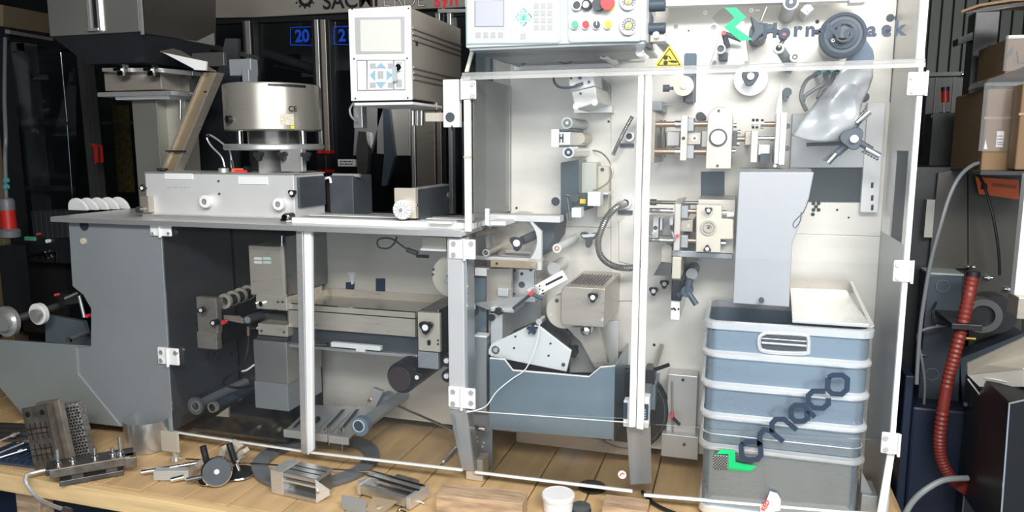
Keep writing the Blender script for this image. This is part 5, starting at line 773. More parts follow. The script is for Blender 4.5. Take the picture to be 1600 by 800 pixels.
lf = O('left_plate', PW, cp, ('p', [(729, -60), (876, -60), (876, 63), (872, 66), (730, 68)], YC-.004, YC), bev=.002); rf_ = O('right_plate', PW, cp, ('p', [(888, -60), (1002, -60), (1002, 62), (998, 65), (892, 65), (888, 62)], YC-.004, YC), bev=.002)
O('trim_line', tr, lf, ('stroke', [(729, -40), (729, 69), (872, 66.5), (876, 63), (876, -40)], .9, YC-.004)); O('trim_line', tr, rf_, ('stroke', [(887.5, -40), (888, 63), (892, 65.5), (998, 64), (1002, 60), (1002, -40)], .9, YC-.004)); O('divider_line', KEYG, cp, ('stroke', [(800, -40), (800, 64)], .7, YC-.004), ('stroke', [(962, -40), (962, 64)], .7, YC-.004), ('stroke', [(733, 46), (799, 45)], .5, YC-.004))
O('screen_bezel', mat('screen_bezel_grey', (.30, .32, .36), .4), cp, ('p', [(741, 1), (788, 0), (788, 42), (741, 42)], YC-.006, YC)); O('display', LCD, cp, ('p', [(743, 2), (786, 1.5), (786, 40.5), (743, 41)], YC-.0075, YC))
fg = Bm()
for i in range(4): fg.b4(743+i*11.7, 50, 751+i*11.7, 59, YC-.006, YC-.003)
link('function_keys', fg, KEYG, lf) if 0 else None
for i in range(4): O('function_key', KEYG, lf, ('b4', 743+i*11.7, 50, 751+i*11.7, 59, YC-.006, YC-.003))
for r_ in range(4):
    for c_ in range(3): O('number_key', KEYG, lf, ('b4', 834+c_*10.6, 4.5+r_*11.3, 842+c_*10.6, 13+r_*11.3, YC-.006, YC-.003))
for i in range(5): O('membrane_key', KEYG if i == 0 else mat('pale_key', (.66, .67, .66), .5), lf, ('b4', (813, 828, 839, 849, 860)[i], 52, (822, 836, 847, 857, 869)[i], 61, YC-.006, YC-.003))
gk = mat('green_key', (.08, .50, .38), .5)
for pts in ([(818, 13), (823, 19), (813, 19)], [(818, 41), (823, 35), (813, 35)], [(806, 27), (811, 21), (811, 33)], [(831, 27), (826, 21), (826, 33)]): O('arrow_key', gk, lf, ('stroke', pts+[pts[0], pts[1]], 1.1, YC-.004))
O('centre_key', gk, lf, ('stroke', [(813.5, 22.5), (822.5, 22.5), (822.5, 31.5), (813.5, 31.5), (813.5, 22.5)], 1., YC-.004), ('b4', 815, 24, 821, 30, YC-.006, YC-.003))
O('key_captions', KEYG, lf, *[('b4', 747+i*4.2, 62, 749.6+i*4.2, 63.2, YC-.005, YC-.003) for i in range(8)])
for x_, m_ in ((898, GREEN), (915, REDB), (932, DGREY), (950, YELLOW)):
    k = O('push_button', m_, cp, ('c', x_, 38, YC-.022, YC-.008, 5.5)); O('button_ring', ALU, k, ('an', x_, 38, YC-.014, YC-.002, 7.6, 5.7)); O('caption_plate', mat('pale_key', (.7, .7, .7)), k, ('b4', x_-4, 50, x_+4, 57, YC-.005, YC-.003))
    if m_ is DGREY: O('pointer', WHITE, k, ('b4', x_-.8, 33, x_+.8, 39, YC-.0235, YC-.021))
k = O('key_switch', DGREY, cp, ('c', 901, 8, YC-.02, YC-.003, 6)); O('switch_ring', CHROME, k, ('an', 901, 8, YC-.02, YC-.002, 7.8, 6)); k = O('selector_switch', BLACK, cp, ('c', 916, 7, YC-.02, YC-.003, 8)); O('selector_face', WCAP, k, ('c', 915, 7, YC-.024, YC-.02, 5)); text('CUT', 915, 7, YC-.0245, 2.4, BLACKT, k, 'lettering', 0, .02)
O('black_button', DGREY, cp, ('c', 934, 6, YC-.03, YC-.003, 9.5)); k = O('emergency_stop', REDB, cp, ('lat', P(949, 4, YC-.04), [(10*.00205, .0), (10.5*.00205, .006), (9*.00205, .016), (5*.00205, .016), (5*.00205, .04)], (0, 1, 0), 32)); O('stop_plate', YELLOW, k, ('c', 951, 8, YC-.008, YC-.003, 9.5))
for y_ in (1, 40):
    k = O('pressure_gauge', mat('gauge_case', (.12, .13, .14), .3, .5), cp, ('c', 982, y_, YC-.012, YC-.002, 14.5, None, 40)); O('gauge_bezel', CHROME, k, ('an', 982, y_, YC-.018, YC-.008, 14, 11.8, 40)); O('gauge_face', KEYG, k, ('c', 982, y_, YC-.014, YC-.01, 11.6, None, 32)); O('gauge_needle', YELLOW, k, ('r', (978, y_+6, YC-.016), (987, y_-6, YC-.016), 1), ('c', 982, y_+1, YC-.018, YC-.014, 2)); O('gauge_ticks', BLACKT, k, *[('r', (982+8*cos(a), y_+8*sin(a), YC-.0142), (982+10.3*cos(a), y_+10.3*sin(a), YC-.0142), .5, 6) for a in [i*.42+2.5 for i in range(12)]]); O('gauge_scale', DGREY, k, ('an', 982, y_, YC-.0148, YC-.0135, 7, 5.8))
vk = T('air_regulators', 'dark ribbed regulator knobs stacked on the right side of control panel', 'regulator')
for y_ in (8, 44): O('regulator_knob', BLUEG, vk, ('x', 1012, 1040, y_, -.02, 8 if y_ > 20 else 10), ('x', 1008, 1014, y_, -.02, 10 if y_ > 20 else 13), bev=.002)
O('clamp_block', STEEL, vk, ('b4', 1014, 48, 1040, 66, -.01, .03), bev=.003); O('clamp_nut', CHROME, vk, ('c', 1025, 54, -.03, -.01, 5)); O('bracket_arm', GREYP, vk, ('s3', [(1023, 66, .02), (1034, 60, .02), (1048, 72, .2), (1038, 80, .2)], (0, .24, 0))); O('side_mount', DGREY, vk, ('b4', 1009, 20, 1016, 74, -.02, .06))
# ================= LOOSE PARTS ON THE PLATFORM =================
def Gz(px, py, Z=0.):
    r = FW*F+RT*(px-800)+UP*(400-py); return CAM+r*((Z-CAM.z)/r.z)
def frame(px, py, ang, Z=0.): q = Gz(px, py, Z); return Matrix.Translation(q) @ Matrix.Rotation(ang, 4, 'Z')
class LB(Bm):                                            # local-frame builder for loose things
    def __init__(s, M): super().__init__(); s.M = M
    def k(s, x0, y0, z0, x1, y1, z1): s.ext([s.M @ Vector(p) for p in ((x0, y0, z0), (x1, y0, z0), (x1, y0, z1), (x0, y0, z1))], s.M.to_3x3() @ Vector((0, y1-y0, 0)))
    def y(s, a, b, r, n=14): s.cyl(s.M @ Vector(a), s.M @ Vector(b), r, None, n)
def L(name, M, m_, parent, *sh, bev=0.):
    if name in SPLIT and len(sh) > 1: return [L(name, M, m_, parent, q, bev=bev) for q in sh][0]
    b = LB(M)
    for q in sh: getattr(b, q[0])(*q[1:])
    return link(name, b, m_, parent, bev)
RZ = 0.002
# die block with slots (left)
t = T('upright_die_block', 'dark slotted steel die plate standing up at the front left corner', 'die plate'); M = frame(84, 737, .10) @ Matrix.Rotation(-.06, 4, 'X') @ Matrix.Rotation(-.20, 4, 'Y')
L('die_plate', M, RUST, t, ('k', -.085, 0, RZ, .035, .025, .26), bev=.002); L('rear_plate', M, mat('die_rear_steel', (.26, .23, .19), .4, .6, .3, 20), t, ('k', -.05, .03, RZ, .06, .055, .27), bev=.002); L('bolt_hole', M, BLACK, t, ('y', (-.06, -.002, .235), (-.06, .003, .235), .011), ('y', (.008, -.002, .235), (.008, .003, .235), .011))
for r_ in range(2):
    for c_ in range(4): L('die_slot', M, BLACK, t, ('k', -.062+c_*.024, -.0015, .05+r_*.085, -.059+c_*.024, .002, .115+r_*.085))
for r_ in range(4): L('cross_groove', M, BLACK, t, ('k', -.08, -.0015, (.07, .095, .155, .175)[r_], .02, .002, (.072, .097, .158, .178)[r_]))
L('copper_insert', M, COPPER, t, ('k', -.045, -.001, .160, .003, .002, .172), ('k', -.045, -.001, .078, .003, .002, .09))
t = T('pitted_die_block', 'steel die block covered in pits leaning right of the slotted die plate', 'die block'); M = frame(124, 722, .35) @ Matrix.Rotation(-.06, 4, 'X') @ Matrix.Rotation(-.17, 4, 'Y')
L('block_body', M, mat('pitted_grey_steel', (.30, .28, .26), .45, .6, .5, 90), t, ('k', -.045, .01, RZ, .04, .06, .235), bev=.002); L('smooth_flank', M, BLKST, t, ('k', -.055, .012, RZ, -.046, .06, .225))
b = LB(M)
for i in range(7):
    for j in range(18): x_, z_ = -.038+i*.0118+(.004 if j % 2 else 0), .012+j*.0122; b.y((x_, .007, z_), (x_, .012, z_), .0042, 6)
link('pits', b, BLACK, t)
# tooling rail assembly
t = T('tooling_rail', 'oily steel tooling rail with bolts lying in front of the die blocks', 'tooling'); a_, b_ = Gz(82, 762), Gz(192, 742); an_ = math.atan2(b_.y-a_.y, b_.x-a_.x); M = frame(80, 764, an_) @ Matrix.Diagonal((.66, 1, 1, 1))
L('top_bar', M, BLKST, t, ('k', -.02, .0, .05, .42, .09, .075), bev=.003); L('side_bar', M, RUST, t, ('k', -.0, -.015, .045, .40, .0, .078), bev=.002); L('lower_bar', M, BLKST, t, ('k', .04, .0, RZ, .36, .05, .022), ('k', .10, .0, .022, .16, .05, .05), ('k', .27, .0, .022, .33, .05, .05), bev=.002); L('end_lug', M, RUST, t, ('k', .37, -.02, .035, .43, .03, .075), bev=.002)
for x_, h_ in ((.04, .06), (.11, .02), (.22, .04), (.31, .03), (.35, .07)): k = L('bolt', M, CHROME, t, ('y', (x_, .035, .075), (x_, .035, .075+h_), .007), ('y', (x_, .035, .075), (x_, .035, .082), .013))
t = T('bent_steel_pipe', 'thin bright bent pipe hanging over the front edge of the platform', 'pipe'); O('pipe', ALU, t, ('tube', [tuple(Gz(72, 734, .03)), tuple(Gz(55, 737, .03)+Vector((0, -.01, 0))), (*(P(42, 742, -.43).xy), P(42, 742, -.43).z), tuple(P(42, 757, -.44)), tuple(P(60, 778, -.44)), tuple(P(82, 790, -.44)), tuple(P(104, 797, -.44))], 3.2, 10, 6, 0, True, .007)); O('pipe_nut', DSTEEL, t, ('r', (100, 796, -.44), (110, 799, -.44), 5))
t = T('blue_plastic_tray', 'low dark blue ribbed plastic tray at the far left front corner', 'tray'); M = frame(45, 732, .05)
L('tray_base', M, NAVYF, t, ('k', -.24, 0, RZ, .05, .16, .012), bev=.002)
for i in range(9): L('tray_rib', M, NAVYT, t, ('k', -.235+i*.031, .0, .012, -.225+i*.031, .155, .026))
for r_ in range(3): L('tray_cross_rib', M, NAVYT, t, ('k', -.235, .02+r_*.055, .012, .045, .028+r_*.055, .024))
for i, (a, c_) in enumerate((((-6, 710), (47, 688)), ((-4, 716), (42, 702)), ((-4, 690), (30, 676)))):
    t = T('thin_steel_rod', 'thin steel rod lying over the blue tray, %s of the three' % ('uppermost at its right end', 'nearest', 'farthest')[i], 'rod', 'rods at the left corner'); a_, b_ = Gz(*a, .03), Gz(*c_, .04); O('rod', ALU, t, ('cyl', a_, b_, .004)); O('rod_clip', CHROME, t, ('cyl', b_-(b_-a_).normalized()*.03, b_-(b_-a_).normalized()*.015, .009, None, 6))
t = T('dark_strip_bundle', 'dark metal strips lying behind the thin rods at far left', 'strips'); M = frame(10, 690, .2)
for i in range(4): L('strip', M, DSTEEL, t, ('k', -.35, i*.04, RZ+i*.004, .1, .03+i*.04, .010+i*.004))
# ring
t = T('steel_ring', 'wide open stainless steel ring standing under the end cabinet', 'ring'); q = P(236, 712, -.02); q.z = 0; 
O('ring_wall', STEELB, t, ('lat', q+Vector((0, 0, RZ)), [(.095, 0), (.095, .125), (.089, .125), (.089, 0), (.095, 0)], (0, 0, 1), 56, False))
t = T('levelling_foot', 'pale square foot plate on a stud in front of the steel ring', 'foot'); q = Gz(273, 722); O('foot_plate', CREAM, t, ('b4', 251, 675, 278, 706, q.y-.01, q.y), bev=.003); O('foot_stud', ALU, t, ('cyl', (q.x, q.y+.008, RZ), (q.x, q.y+.008, P(264, 695, q.y).z), .010)); O('stud_base', CHROME, t, ('cyl', (q.x, q.y+.008, RZ), (q.x, q.y+.008, .010), .024))
# rod + clamps with disc feet
t = T('long_bright_rod', 'long bright steel rod lying left of the clamp set with round foot', 'rod'); a, c_ = Gz(221, 738, .02), Gz(318, 722, .03); O('rod', CHROME, t, ('cyl', a, c_, .009)); O('rod_stop', WHITE, t, ('cyl', c_, c_+(c_-a).normalized()*.02, .013))
t = T('pale_metal_block', 'pale square bar lying on the boards left of the clamp set', 'bar'); M = frame(240, 752, .32); L('bar', M, mat('pale_bar', (.55, .56, .54), .4, .4), t, ('k', 0, 0, RZ, .13, .035, .04), bev=.002)
t = T('clamp_set', 'black clamp assembly with levers and two threaded spindles on the boards', 'clamp'); M = frame(345, 755, .15)
for bx, by, rr_, tx_, ty_ in ((322, 757, .048, 317, 697), (366, 748, .058, 358, 693)):
    q = Gz(bx, by); q.y += .03; O('base_disc', BLACK, t, ('lat', q+Vector((0, 0, RZ)), [(rr_, 0), (rr_, .012), (rr_*.8, .02)], (0, 0, 1), 36)); O('disc_rim', CHROME, t, ('lat', q+Vector((0, 0, .004)), [(rr_+.001, 0), (rr_+.003, .004), (rr_+.001, .008)], (0, 0, 1), 36, False))
    tp = P(tx_, ty_, q.y); O('spindle', CHROME, t, ('cyl', q+Vector((0, 0, .018)), q.lerp(tp, .5), .007)); O('spindle_grip', BLACK, t, ('cyl', q.lerp(tp, .45), tp, .012)); O('spindle_nut', CHROME, t, ('cyl', q.lerp(tp, .38), q.lerp(tp, .46), .014, None, 6))
yj = Gz(366, 748).y+.07
O('clamp_arm', STEEL, t, ('p', [(338, 712), (362, 706), (380, 716), (366, 724), (340, 722)], yj, yj+.02), bev=.002); O('jaw', CREAM, t, ('p', [(352, 700), (359, 690), (374, 700), (368, 708), (362, 700), (357, 706)], yj-.01, yj+.02), bev=.002); O('jaw', CREAM, t, ('p', [(372, 706), (379, 702), (383, 708), (374, 713), (372, 722), (367, 718)], yj-.01, yj+.02), bev=.002); O('jaw', CREAM, t, ('p', [(340, 712), (346, 698), (352, 706), (350, 714)], yj-.01, yj+.02), bev=.002)
q = Gz(292, 750); O('link_block', STEEL, t, ('p', [(286, 739), (292, 731), (302, 736), (296, 748)], q.y, q.y+.03), bev=.002); O('steel_pin', CHROME, t, ('cyl', Gz(268, 750, .012), Gz(288, 745, .02), .010)); O('link_rod', DSTEEL, t, ('cyl', Gz(292, 750, .03), Gz(330, 742, .04), .009)); q = Gz(306, 738); O('link_block', CREAM, t, ('p', [(302, 730), (306, 722), (314, 727), (310, 735)], q.y, q.y+.03), bev=.002)
t = T('round_foot_disc', 'black disc with bright rim and centre screw leaning on the clamp set', 'disc'); q = P(339, 741, -.26); q = Vector((q.x, -.26, .062)); ax = -Vector((-.62, .75, -.30))*-1; ax = Vector((.62, -.95, .28)); O('disc', DGREY, t, ('lat', q, [(.051, 0), (.051, .012)], -ax, 44)); O('disc_rim', CHROME, t, ('lat', q+ax.normalized()*.003, [(.054, 0), (.050, -.002), (.050, .014), (.054, .014), (.054, 0)], -ax, 44, False)); O('centre_screw', CHROME, t, ('lat', q+ax.normalized()*.004, [(.009, 0), (.009, .01)], -ax, 14))
# big flat ring + aluminium profile piece
t = T('flat_grey_ring', 'large flat dark grey ring lying under the guard doors', 'ring'); q = Gz(495, 724); O('ring', GREYR, t, ('lat', q+Vector((.0, .0, RZ)), [(.24, 0), (.245, .01), (.245, .022), (.185, .022), (.185, 0), (.24, 0)], (0, 0, 1), 64, False))
t = T('long_thin_rod', 'long thin bright rod lying behind the clamp set and across the flat ring', 'rod'); a, c_ = Gz(290, 717, .03), Gz(580, 737, .034); O('rod', CHROME, t, ('cyl', a, c_, .0032))
t = T('aluminium_profile', 'hollow aluminium profile box with end plates lying in front of the flat ring', 'profile'); M = frame(424, 771, -.11)
L('end_plate', M, ALU, t, ('k', 0, 0, RZ, .055, .10, .092), bev=.002); L('profile_top', M, STEELB, t, ('k', .055, .0, .076, .20, .10, .092), bev=.002); L('profile_bottom', M, STEELB, t, ('k', .055, 0, RZ, .20, .10, .018), bev=.002); L('inner_channel', M, DSTEEL, t, ('k', .055, .03, .018, .20, .09, .076)); L('inner_lip', M, ALU, t, ('k', .055, .004, .055, .20, .02, .062)); L('pointed_end', M, STEELB, t, ('ext', [Vector()]*0, Vector())) if 0 else None
b = LB(M); b.ext([M @ Vector(p) for p in ((.20, 0, RZ), (.20, 0, .088), (.235, .03, .045), (.235, .03, .025))], M.to_3x3() @ Vector((0, .003, 0))); link('pointed_end', b, ALU, t); L('end_screw', M, CHROME, t, ('y', (.208, -.003, .045), (.208, .003, .045), .006)); L('top_groove', M, BLACK, t, ('k', .06, .03, .0915, .20, .034, .093), ('k', .06, .06, .0915, .20, .064, .093))
# open frame
t = T('steel_roller_frame', 'small open steel frame with bright cross rods right of the aluminium profile', 'frame'); M = frame(563, 776, -.22)
L('front_bar', M, STEELB, t, ('k', 0, 0, .01, .21, .018, .045), bev=.002); L('rear_bar', M, ALU, t, ('k', -.01, .10, .01, .20, .115, .04), bev=.002); L('end_bar', M, ALU, t, ('k', -.015, 0, .005, .002, .115, .05), ('k', .205, 0, .005, .222, .115, .05), bev=.002); L('cross_rod', M, CHROME, t, ('y', (-.02, .06, .05), (.22, .06, .05), .006), ('y', (-.02, .09, .055), (.22, .09, .055), .005)); L('floor_sheet', M, DSTEEL, t, ('k', 0, .018, RZ, .205, .10, .006)); L('end_screw', M, BLACK, t, *[('y', (-.02, y_, z_), (-.012, y_, z_), .007) for y_ in (.02, .09) for z_ in (.02, .04)]); L('top_block', M, RUST, t, ('k', .06, .118, .005, .16, .14, .045), bev=.002)
t = T('grey_sheet_angle', 'small bent blue grey sheet piece at front, nearest the picture bottom', 'sheet'); M = frame(534, 797, -.05); L('upright_leaf', M, GREYP, t, ('k', 0, 0, RZ, .095, .003, .055), bev=.001); 
b = LB(M); b.ext([M @ Vector(p) for p in ((.095, 0, .012), (.15, .01, .006), (.19, .05, .04), (.10, .04, .045))], Vector((0, 0, .003))); link('bent_leaf', b, BUFF, t)
for i, (x_, y_, an_, lb) in enumerate(((608, 784, .1, 'left bolt lying by the roller frame'), (655, 783, -.4, 'right bolt lying beyond the roller frame end'), (625, 797, -.3, 'bolt nearest the picture bottom below the roller frame'))):
    t = T('loose_bolt', lb, 'bolt'); M = frame(x_, y_, an_, .008); L('bolt_shank', M, CHROME, t, ('y', (0, 0, 0), (.03, 0, 0), .004)); L('bolt_head', M, CHROME, t, ('y', (-.006, 0, 0), (0, 0, 0), .008, 6))
t = T('small_black_knob', 'tiny black knob lying on the boards right of aluminium profile', 'knob'); M = frame(533, 755, 0); L('knob_body', M, BLACK, t, ('y', (0, 0, RZ), (0, 0, .014), .012, 12), ('k', -.015, -.004, RZ, .015, .004, .010))
t = T('small_steel_pin', 'bright angled steel pin lying behind the second guard door', 'pin'); a, c_ = Gz(692, 722, .012), Gz(712, 700, .012); O('pin_tube', STEELB, t, ('cyl', a, c_, .009)); O('pin_head', CHROME, t, ('cyl', c_, c_+Vector((-.03, .02, .0)), .005), ('cyl', a, a-(c_-a).normalized()*.012, .004))
# wooden offcuts, lid
t = T('wooden_block', 'weathered brown timber offcut at the front beside the machine foot', 'wood block'); M = frame(681, 806, .10); L('timber', M, WOODR, t, ('k', 0, 0, RZ, .30, .09, .075), bev=.003)
t = T('wooden_board', 'low flat wooden board piece at the bottom right of the white lid', 'wood block'); M = frame(940, 812, .02); L('timber', M, WOODR, t, ('k', 0, 0, RZ, .15, .09, .05), bev=.003)
t = T('white_round_tub', 'white round plastic tub with flat lid at the bottom of picture', 'tub'); q = Gz(872, 797, 0); O('tub_wall', mat('tub_white', (.8, .8, .8), .4), t, ('lat', q+Vector((0, 0, RZ)), [(.050, 0), (.052, .045)], (0, 0, 1), 44)); O('tub_lid', WHITE, t, ('lat', q+Vector((0, 0, .045)), [(.056, 0), (.057, .002), (.057, .014), (.054, .018), (.05, .018), (.049, .017)], (0, 0, 1), 44))
t = T('black_plastic_cap', 'black round cap lying right beside the white tub', 'cap'); q = Gz(908, 798, 0); O('cap_body', DGREY, t, ('lat', q+Vector((0, 0, RZ)), [(.032, 0), (.032, .018), (.026, .022)], (0, 0, 1), 30)); O('cap_skirt', BLACK, t, ('lat', q+Vector((0, 0, RZ)), [(.035, 0), (.035, .004)], (0, 0, 1), 30))
t = T('flat_black_disc', 'flat black disc lying under the bottom edge of the middle door', 'disc'); q = Gz(925, 763, 0); O('disc_body', BLACK, t, ('lat', q+Vector((0, 0, RZ)), [(.05, 0), (.05, .008), (.03, .009)], (0, 0, 1), 36)); O('disc_hub', DGREY, t, ('lat', q+Vector((0, 0, .01)), [(.015, 0), (.014, .008)], (0, 0, 1), 20))
t = T('black_cable_on_boards', 'short black cable snaking out under the right door', 'cable'); O('cable', BLACK, t, ('tube', [tuple(Gz(x_, y_, .008)) for x_, y_ in ((1004, 768), (1018, 784), (1035, 794), (1055, 802))], 3, 8, 6, 0, True, .007))
t = T('bin_corner_bracket', 'blue grey folded leg sheet right of the ribbed bin', 'bracket'); O('leg_sheet', GREYP, t, ('p', [(1346, 735), (1366, 775), (1372, 776), (1372, 800), (1343, 800)], .10, .12), bev=.002); O('leg_block', GREYP, t, ('b4', 1345, 774, 1371, 812, .08, .2), bev=.003)
# ================= RIGHT SIDE BACKGROUND =================
t = T('dark_extractor_machine', 'tall dark machine cabinet at the right with inspection box and round flange', 'machine'); YR = .75
O('cabinet_panel', mat('olive_grey_cabinet', (.045, .042, .033), .4, .1, .1, 3), t, ('p', [(1466, 270), (1512, 262), (1512, 420), (1450, 420)], YR, YR+.02), bev=.002); O('cabinet_panel', mat('olive_grey_cabinet', (.1, .1, .1)), t, ('p', [(1513, 262), (1597, 268), (1597, 650), (1513, 650)], YR, YR+.02), bev=.002)
O('cabinet_body', DARKM, t, ('W', .64, YR+.021, .30, P(1596, 400, YR).x, YR+.5, P(1500, 262, YR).z)); O('inspection_box', CABG, t, ('p', [(1450, 429), (1505, 429), (1498, 640), (1470, 680), (1431, 663)], YR-.12, YR-.0), bev=.004); O('box_lid_edge', GREYG, t, ('b4', 1450, 427, 1506, 430, YR-.125, YR)); O('white_strip', mat('dull_strip', (.28, .28, .25)), t, ('b4', 1446, 312, 1459, 371, YR-.02, YR+.02))
for x_, y_ in ((1473, 447), (1456, 585)): O('knockout', mat('knockout_grey', (.07, .085, .105), .4), t, ('an', x_, y_, YR-.124, YR-.12, 10, 8.5)); 
O('round_flange', DSTEEL, t, ('an', 1536, 494, YR-.16, YR-.1, 27, 17, 48)); O('flange_drum', BLACK, t, ('c', 1540, 494, YR-.14, YR, 24, 24, 40), ('c', 1556, 492, YR-.1, YR, 30, 30, 40)); O('duct', CABG, t, ('s3', [(1500, 560, YR-.1), (1600, 520, YR-.1), (1600, 640, YR-.1), (1505, 640, YR-.1)], (0, .1, 0)))
for x_, y_ in ((1517, 417), (1545, 434), (1577, 452)): O('wing_screw', CHROME, t, ('x', x_-7, x_+6, y_, YR-.02, 1.6), ('c', x_, y_, YR-.03, YR, 2.2))
O('hose_clamp', BLACK, t, ('b4', 1487, 507, 1535, 516, .40, YR), bev=.002); O('brass_nipple', COPPER, t, ('x', 1462, 1478, 509, YR-.15, 3)); O('brass_nipple', mat('brass', (.6, .45, .12), .35, .8), t, ('x', 1507, 1524, 529, YR-.15, 3)); O('ear_screw', CHROME, t, ('x', 1431, 1448, 555, YR-.13, 1.6))
t = T('red_corrugated_hose', 'red corrugated hose running down the dark machine at right', 'hose'); O('hose', HOSE, t, ('tube', [(1520, 430, .50), (1512, 470, .46), (1502, 515, .44), (1490, 560, .43), (1480, 600, .42), (1472, 650, .42), (1468, 690, .42), (1472, 720, .41), (1485, 745, .40), (1500, 758, .38), (1511, 765, .36)], 8.8, 14, 12, .08)); O('hose_cuff', BLACK, t, ('r', (1521, 424, .5), (1520, 432, .5), 10))
for lb, pts, r_, m_ in (('thick grey cable arching down in front of the dark right machine', [(1540, 253, .6), (1520, 258, .55), (1500, 275, .5), (1484, 305, .48), (1470, 350, .46), (1455, 405, .46), (1445, 460, .46), (1437, 520, .46), (1432, 600, .46)], 3, GREYR),
    ('black cable falling right of the thick grey cable behind the orange tag', [(1513, 262, .7), (1530, 275, .68), (1541, 300, .66), (1552, 340, .65), (1560, 390, .65), (1562, 430, .66)], 2, BLACK),
    ('thin grey cable looping down the inspection box', [(1480, 509, .58), (1455, 512, .56), (1438, 518, .56), (1434, 530, .56), (1440, 560, .56), (1445, 600, .56), (1444, 640, .56), (1450, 672, .56)], 2, GREYR),
    ('short black cable from the inspection box knockout to the brass nipple', [(1463, 472, .63), (1458, 485, .6), (1457, 498, .6), (1464, 508, .6)], 1.6, BLACK),
    ('fat grey cable arching in from the bottom edge right of the doors', [(1413, 806, .25), (1425, 785, .25), (1445, 766, .25), (1475, 750, .27), (1512, 747, .3)], 4.5, mat('fat_cable_grey', (.20, .22, .22), .5))):
    t = T('machine_cable', lb, 'cable'); O('cable', m_, t, ('tube', pts, r_)); O('cable_end', DGREY, t, ('r', pts[0], tuple(a*.9+c_*.1 for a, c_ in zip(pts[0], pts[1])), r_*1.25))
t = T('orange_tag', 'orange tag with a black letter n wrapped on the dark machine', 'tag'); O('tag_sheet', ORANGE, t, ('s3', [(1524, 276, .70), (1592, 281, .70), (1592, 312, .70), (1530, 303, .70)], (0, .003, 0))); text('n', 1538, 290, .697, 13, BLACKT, t, 'letter_n', -.08, .04); O('text_line', mat('tag_text_brown', (.35, .07, .02)), t, ('s3', [(1550, 286, .698), (1588, 290, .698), (1588, 295, .698), (1550, 291, .698)], (0, .001, 0)))
t = T('navy_machine_base', 'dark navy machine base standing on the floor right of the doors', 'machine base'); O('base_body', NAVY, t, ('W', .645, .52, -.40, 1.45, 1.3, .299), bev=.01); O('base_side', mat('navy_side', (.003, .01, .03), .5), t, ('W', .61, .50, -.40, .64, 1.2, .42), bev=.005)
t = T('black_rack_post', 'wide black rack upright between the ribbed wall and the cardboard boxes', 'post'); O('upright', BLACK, t, ('b4', 1514, 18, 1552, 262, 1.0, 1.1), bev=.003); O('rack_bracket', BLACK, t, ('p', [(1497, 60), (1520, 50), (1520, 62), (1497, 70)], 1.0, 1.08)); O('rack_base', BLACK, t, ('b4', 1455, 176, 1552, 260, 1.15, 1.3)); O('thin_wire', BLACK, t, ('tube', [(1546, 70, .99), (1552, 78, .98), (1552, 86, .98), (1546, 93, .99)], .6))
t = T('signal_lamp', 'small dark red signal lamp on a stem in front of the ribbed wall', 'lamp'); q = P(1475, 177, 1.2); O('lamp_stem', CHROME, t, ('cyl', q, P(1475, 160, 1.2), .004)); O('lamp_lens', mat('dark_red_lens', (.30, .015, .01), .3), t, ('cyl', P(1477, 160, 1.2), P(1477, 142, 1.2), .015)); O('lamp_cap', BLACK, t, ('cyl', P(1477, 142, 1.2), P(1477, 136, 1.2), .016)); O('lamp_foot', BLACK, t, ('cyl', P(1475, 180, 1.2), P(1475, 175, 1.2), .02)); O('lamp_bracket', BLACK, t, ('b4', 1455, 178, 1500, 184, 1.16, 1.25))
t = T('control_cabinet', 'dark grey framed switch cabinet low before the ribbed wall', 'cabinet'); O('cabinet_sheet', mat('switch_cabinet_grey', (.025, .028, .026), .45, 0, .1, 4), t, ('b4', 1444, 116, 1520, 250, 1.6, 1.9), bev=.004); O('cabinet_rail', mat('switch_rail_grey', (.05, .055, .05), .45), t, ('b4', 1444, 112, 1550, 118, 1.58, 1.62), ('b4', 1460, 120, 1462, 176, 1.595, 1.6), ('b4', 1488, 120, 1490, 176, 1.595, 1.6)); O('cabinet_stand', BLACK, t, ('W', P(1444, 250, 1.6).x, 1.65, -.40, P(1520, 250, 1.6).x, 1.85, P(1480, 249, 1.6).z)); O('orange_knob', mat('dull_orange', (.4, .15, .02)), t, ('c', 1492, 209, 1.58, 1.6, 3)); O('catch', CHROME, t, ('x', 1503, 1511, 116, 1.57, 1.2)); O('lit_square', mat('dull_square', (.12, .11, .09)), t, ('b4', 1438, 245, 1450, 272, 1.5, 1.55))
# cardboard boxes with film
def carton(label, x0, y0, x1, y1, Y, Y1, grp='film wrapped cartons'):
    t = T('cardboard_box', label, 'box'); O('carton', CARD, t, ('b4', x0, y0, x1, y1, Y, Y1), bev=.006); return t
t = carton('tall brown cardboard box with white label, lowest in the wrapped stack', 1538, 138, 1640, 268, .55, .95); O('packing_label', WHITE, t, ('b4', 1557, 205, 1568, 230, .546, .55)); O('label_lines', BLACKT, t, *[('b4', 1558, y_, 1567, y_+1, .544, .546) for y_ in (212, 217, 222, 225)]); O('arrow_print', WHITE, t, ('p', [(1540, 218), (1543, 233), (1537, 233)], .546, .55)); O('tape', mat('brown_tape', (.30, .2, .1), .3), t, ('b4', 1538, 182, 1640, 186, .547, .55)); O('film_wrap', WRAP, t, ('b4', 1534, 128, 1644, 236, .535, .54)); O('film_top', WRAP, t, ('s3', [(1544, 124, .53), (1600, 104, .53), (1640, 108, .53), (1640, 134, .53), (1538, 134, .53)], (0, .2, 0)))
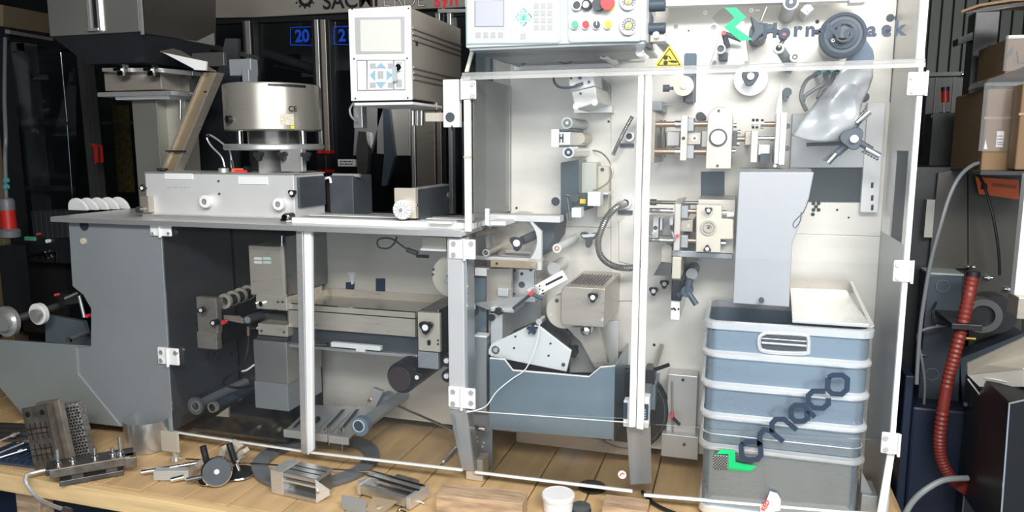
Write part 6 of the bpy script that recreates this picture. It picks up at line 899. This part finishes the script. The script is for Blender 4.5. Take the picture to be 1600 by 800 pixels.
t = carton('brown cardboard box with black print above the white labelled box', 1572, 58, 1650, 120, .62, .95); O('dark_print', BLACKT, t, ('p', [(1566+8, 84), (1583, 72), (1582, 84), (1574, 92)], .616, .62)); O('tape', WHITE, t, ('b4', 1576, 54, 1650, 59, .615, .63)); O('tag', CARD, t, ('p', [(1590, 80), (1604, 72), (1606, 96), (1592, 98)], .61, .62)); O('film_wrap', WRAP, t, ('b4', 1570, 54, 1650, 110, .60, .605))
t = carton('third cardboard box at the right picture edge, beside the film wrapped one', 1592, 130, 1660, 266, .45, .53); O('tape', mat('brown_tape', (.3, .2, .1)), t, ('b4', 1592, 176, 1660, 180, .446, .45))
t = T('cardboard_sheet', 'torn cardboard sheet with loose film jutting out above the boxes', 'cardboard'); O('sheet', CARD, t, ('s3', [(1502, 20, .5), (1530, 10, .5), (1580, 2, .5), (1640, -2, .5), (1640, 20, .8), (1560, 12, .8)], (0, 0, .008))); O('film_flap', WRAP, t, ('s3', [(1502, 21, .5), (1540, 11, .5), (1600, 3, .5), (1600, 9, .49), (1545, 17, .49)], (0, .004, 0)))
t = T('pallet_shelf', 'rack shelf board carrying the film wrapped cardboard boxes', 'shelf'); O('shelf_board', BLACK, t, ('b4', 1532, 268, 1700, 274, .40, 1.0)); O('shelf_stand', DARKM, t, ('W', 1.46, .5, -.4, 1.6, .9, P(1600, 274, .5).z))
# chute and cabinet at bottom right
t = T('steel_discharge_chute', 'bright folded steel discharge chute poking in at the right edge', 'chute'); O('chute_top', CREAM, t, ('s3', [(1512, 568, .30), (1600, 528, .1), (1650, 520, .1), (1650, 560, .1), (1600, 578, .1), (1512, 586, .30)], (0, .01, 0))); O('chute_lower', mat('chute_pale', (.80, .76, .69), .4, .1), t, ('s3', [(1512, 586, .30), (1600, 578, .1), (1650, 574, .1), (1650, 610, .1), (1600, 604, .1), (1530, 604, .28)], (0, .01, 0))); O('chute_edge', DSTEEL, t, ('s3', [(1530, 604, .28), (1600, 604, .1), (1650, 610, .1), (1650, 616, .1), (1580, 626, .14), (1545, 616, .24)], (0, .01, 0))); O('support_arm', ALU, t, ('r', (1512, 592, .3), (1548, 638, .3), 1.4), ('r', (1548, 638, .3), (1556, 608, .3), 1))
t = T('black_steel_cabinet', 'black satin steel cabinet with bright edge in the lower right corner', 'cabinet'); O('cabinet_sheet', mat('black_satin_cabinet', (.02, .022, .025), .35, .5, .1, 3), t, ('p', [(1578, 630), (1680, 608), (1680, 860), (1560, 860)], .02, .4), bev=.003); O('bright_edge', CHROME, t, ('s3', [(1576, 632, .015), (1578.5, 632, .015), (1562, 860, .015), (1559, 860, .015)], (0, .004, 0)), ('s3', [(1576, 630, .015), (1680, 607, .015), (1680, 609, .015), (1576, 632, .015)], (0, .004, 0)))
t = T('black_side_cabinet', 'matt black cabinet side between red hose and the satin black cabinet', 'cabinet'); O('cabinet_sheet', BLACK, t, ('b4', 1512, 600, 1600, 860, .42, .54), bev=.003); O('fixing', DGREY, t, ('c', 1509, 632, .41, .42, 3), ('c', 1520, 652, .41, .42, 4)); O('edge_line', DSTEEL, t, ('b4', 1502+8, 600, 1512, 860, .415, .425))
t = T('white_edge_post', 'white painted post with steel cap standing at the right picture edge', 'post'); O('post_body', WHITE, t, ('b4', 1594, 272, 1640, 466, .36, .40), bev=.002); O('post_cap', STEEL, t, ('b4', 1590, 466, 1640, 500, .30, .40), bev=.003)
settle()
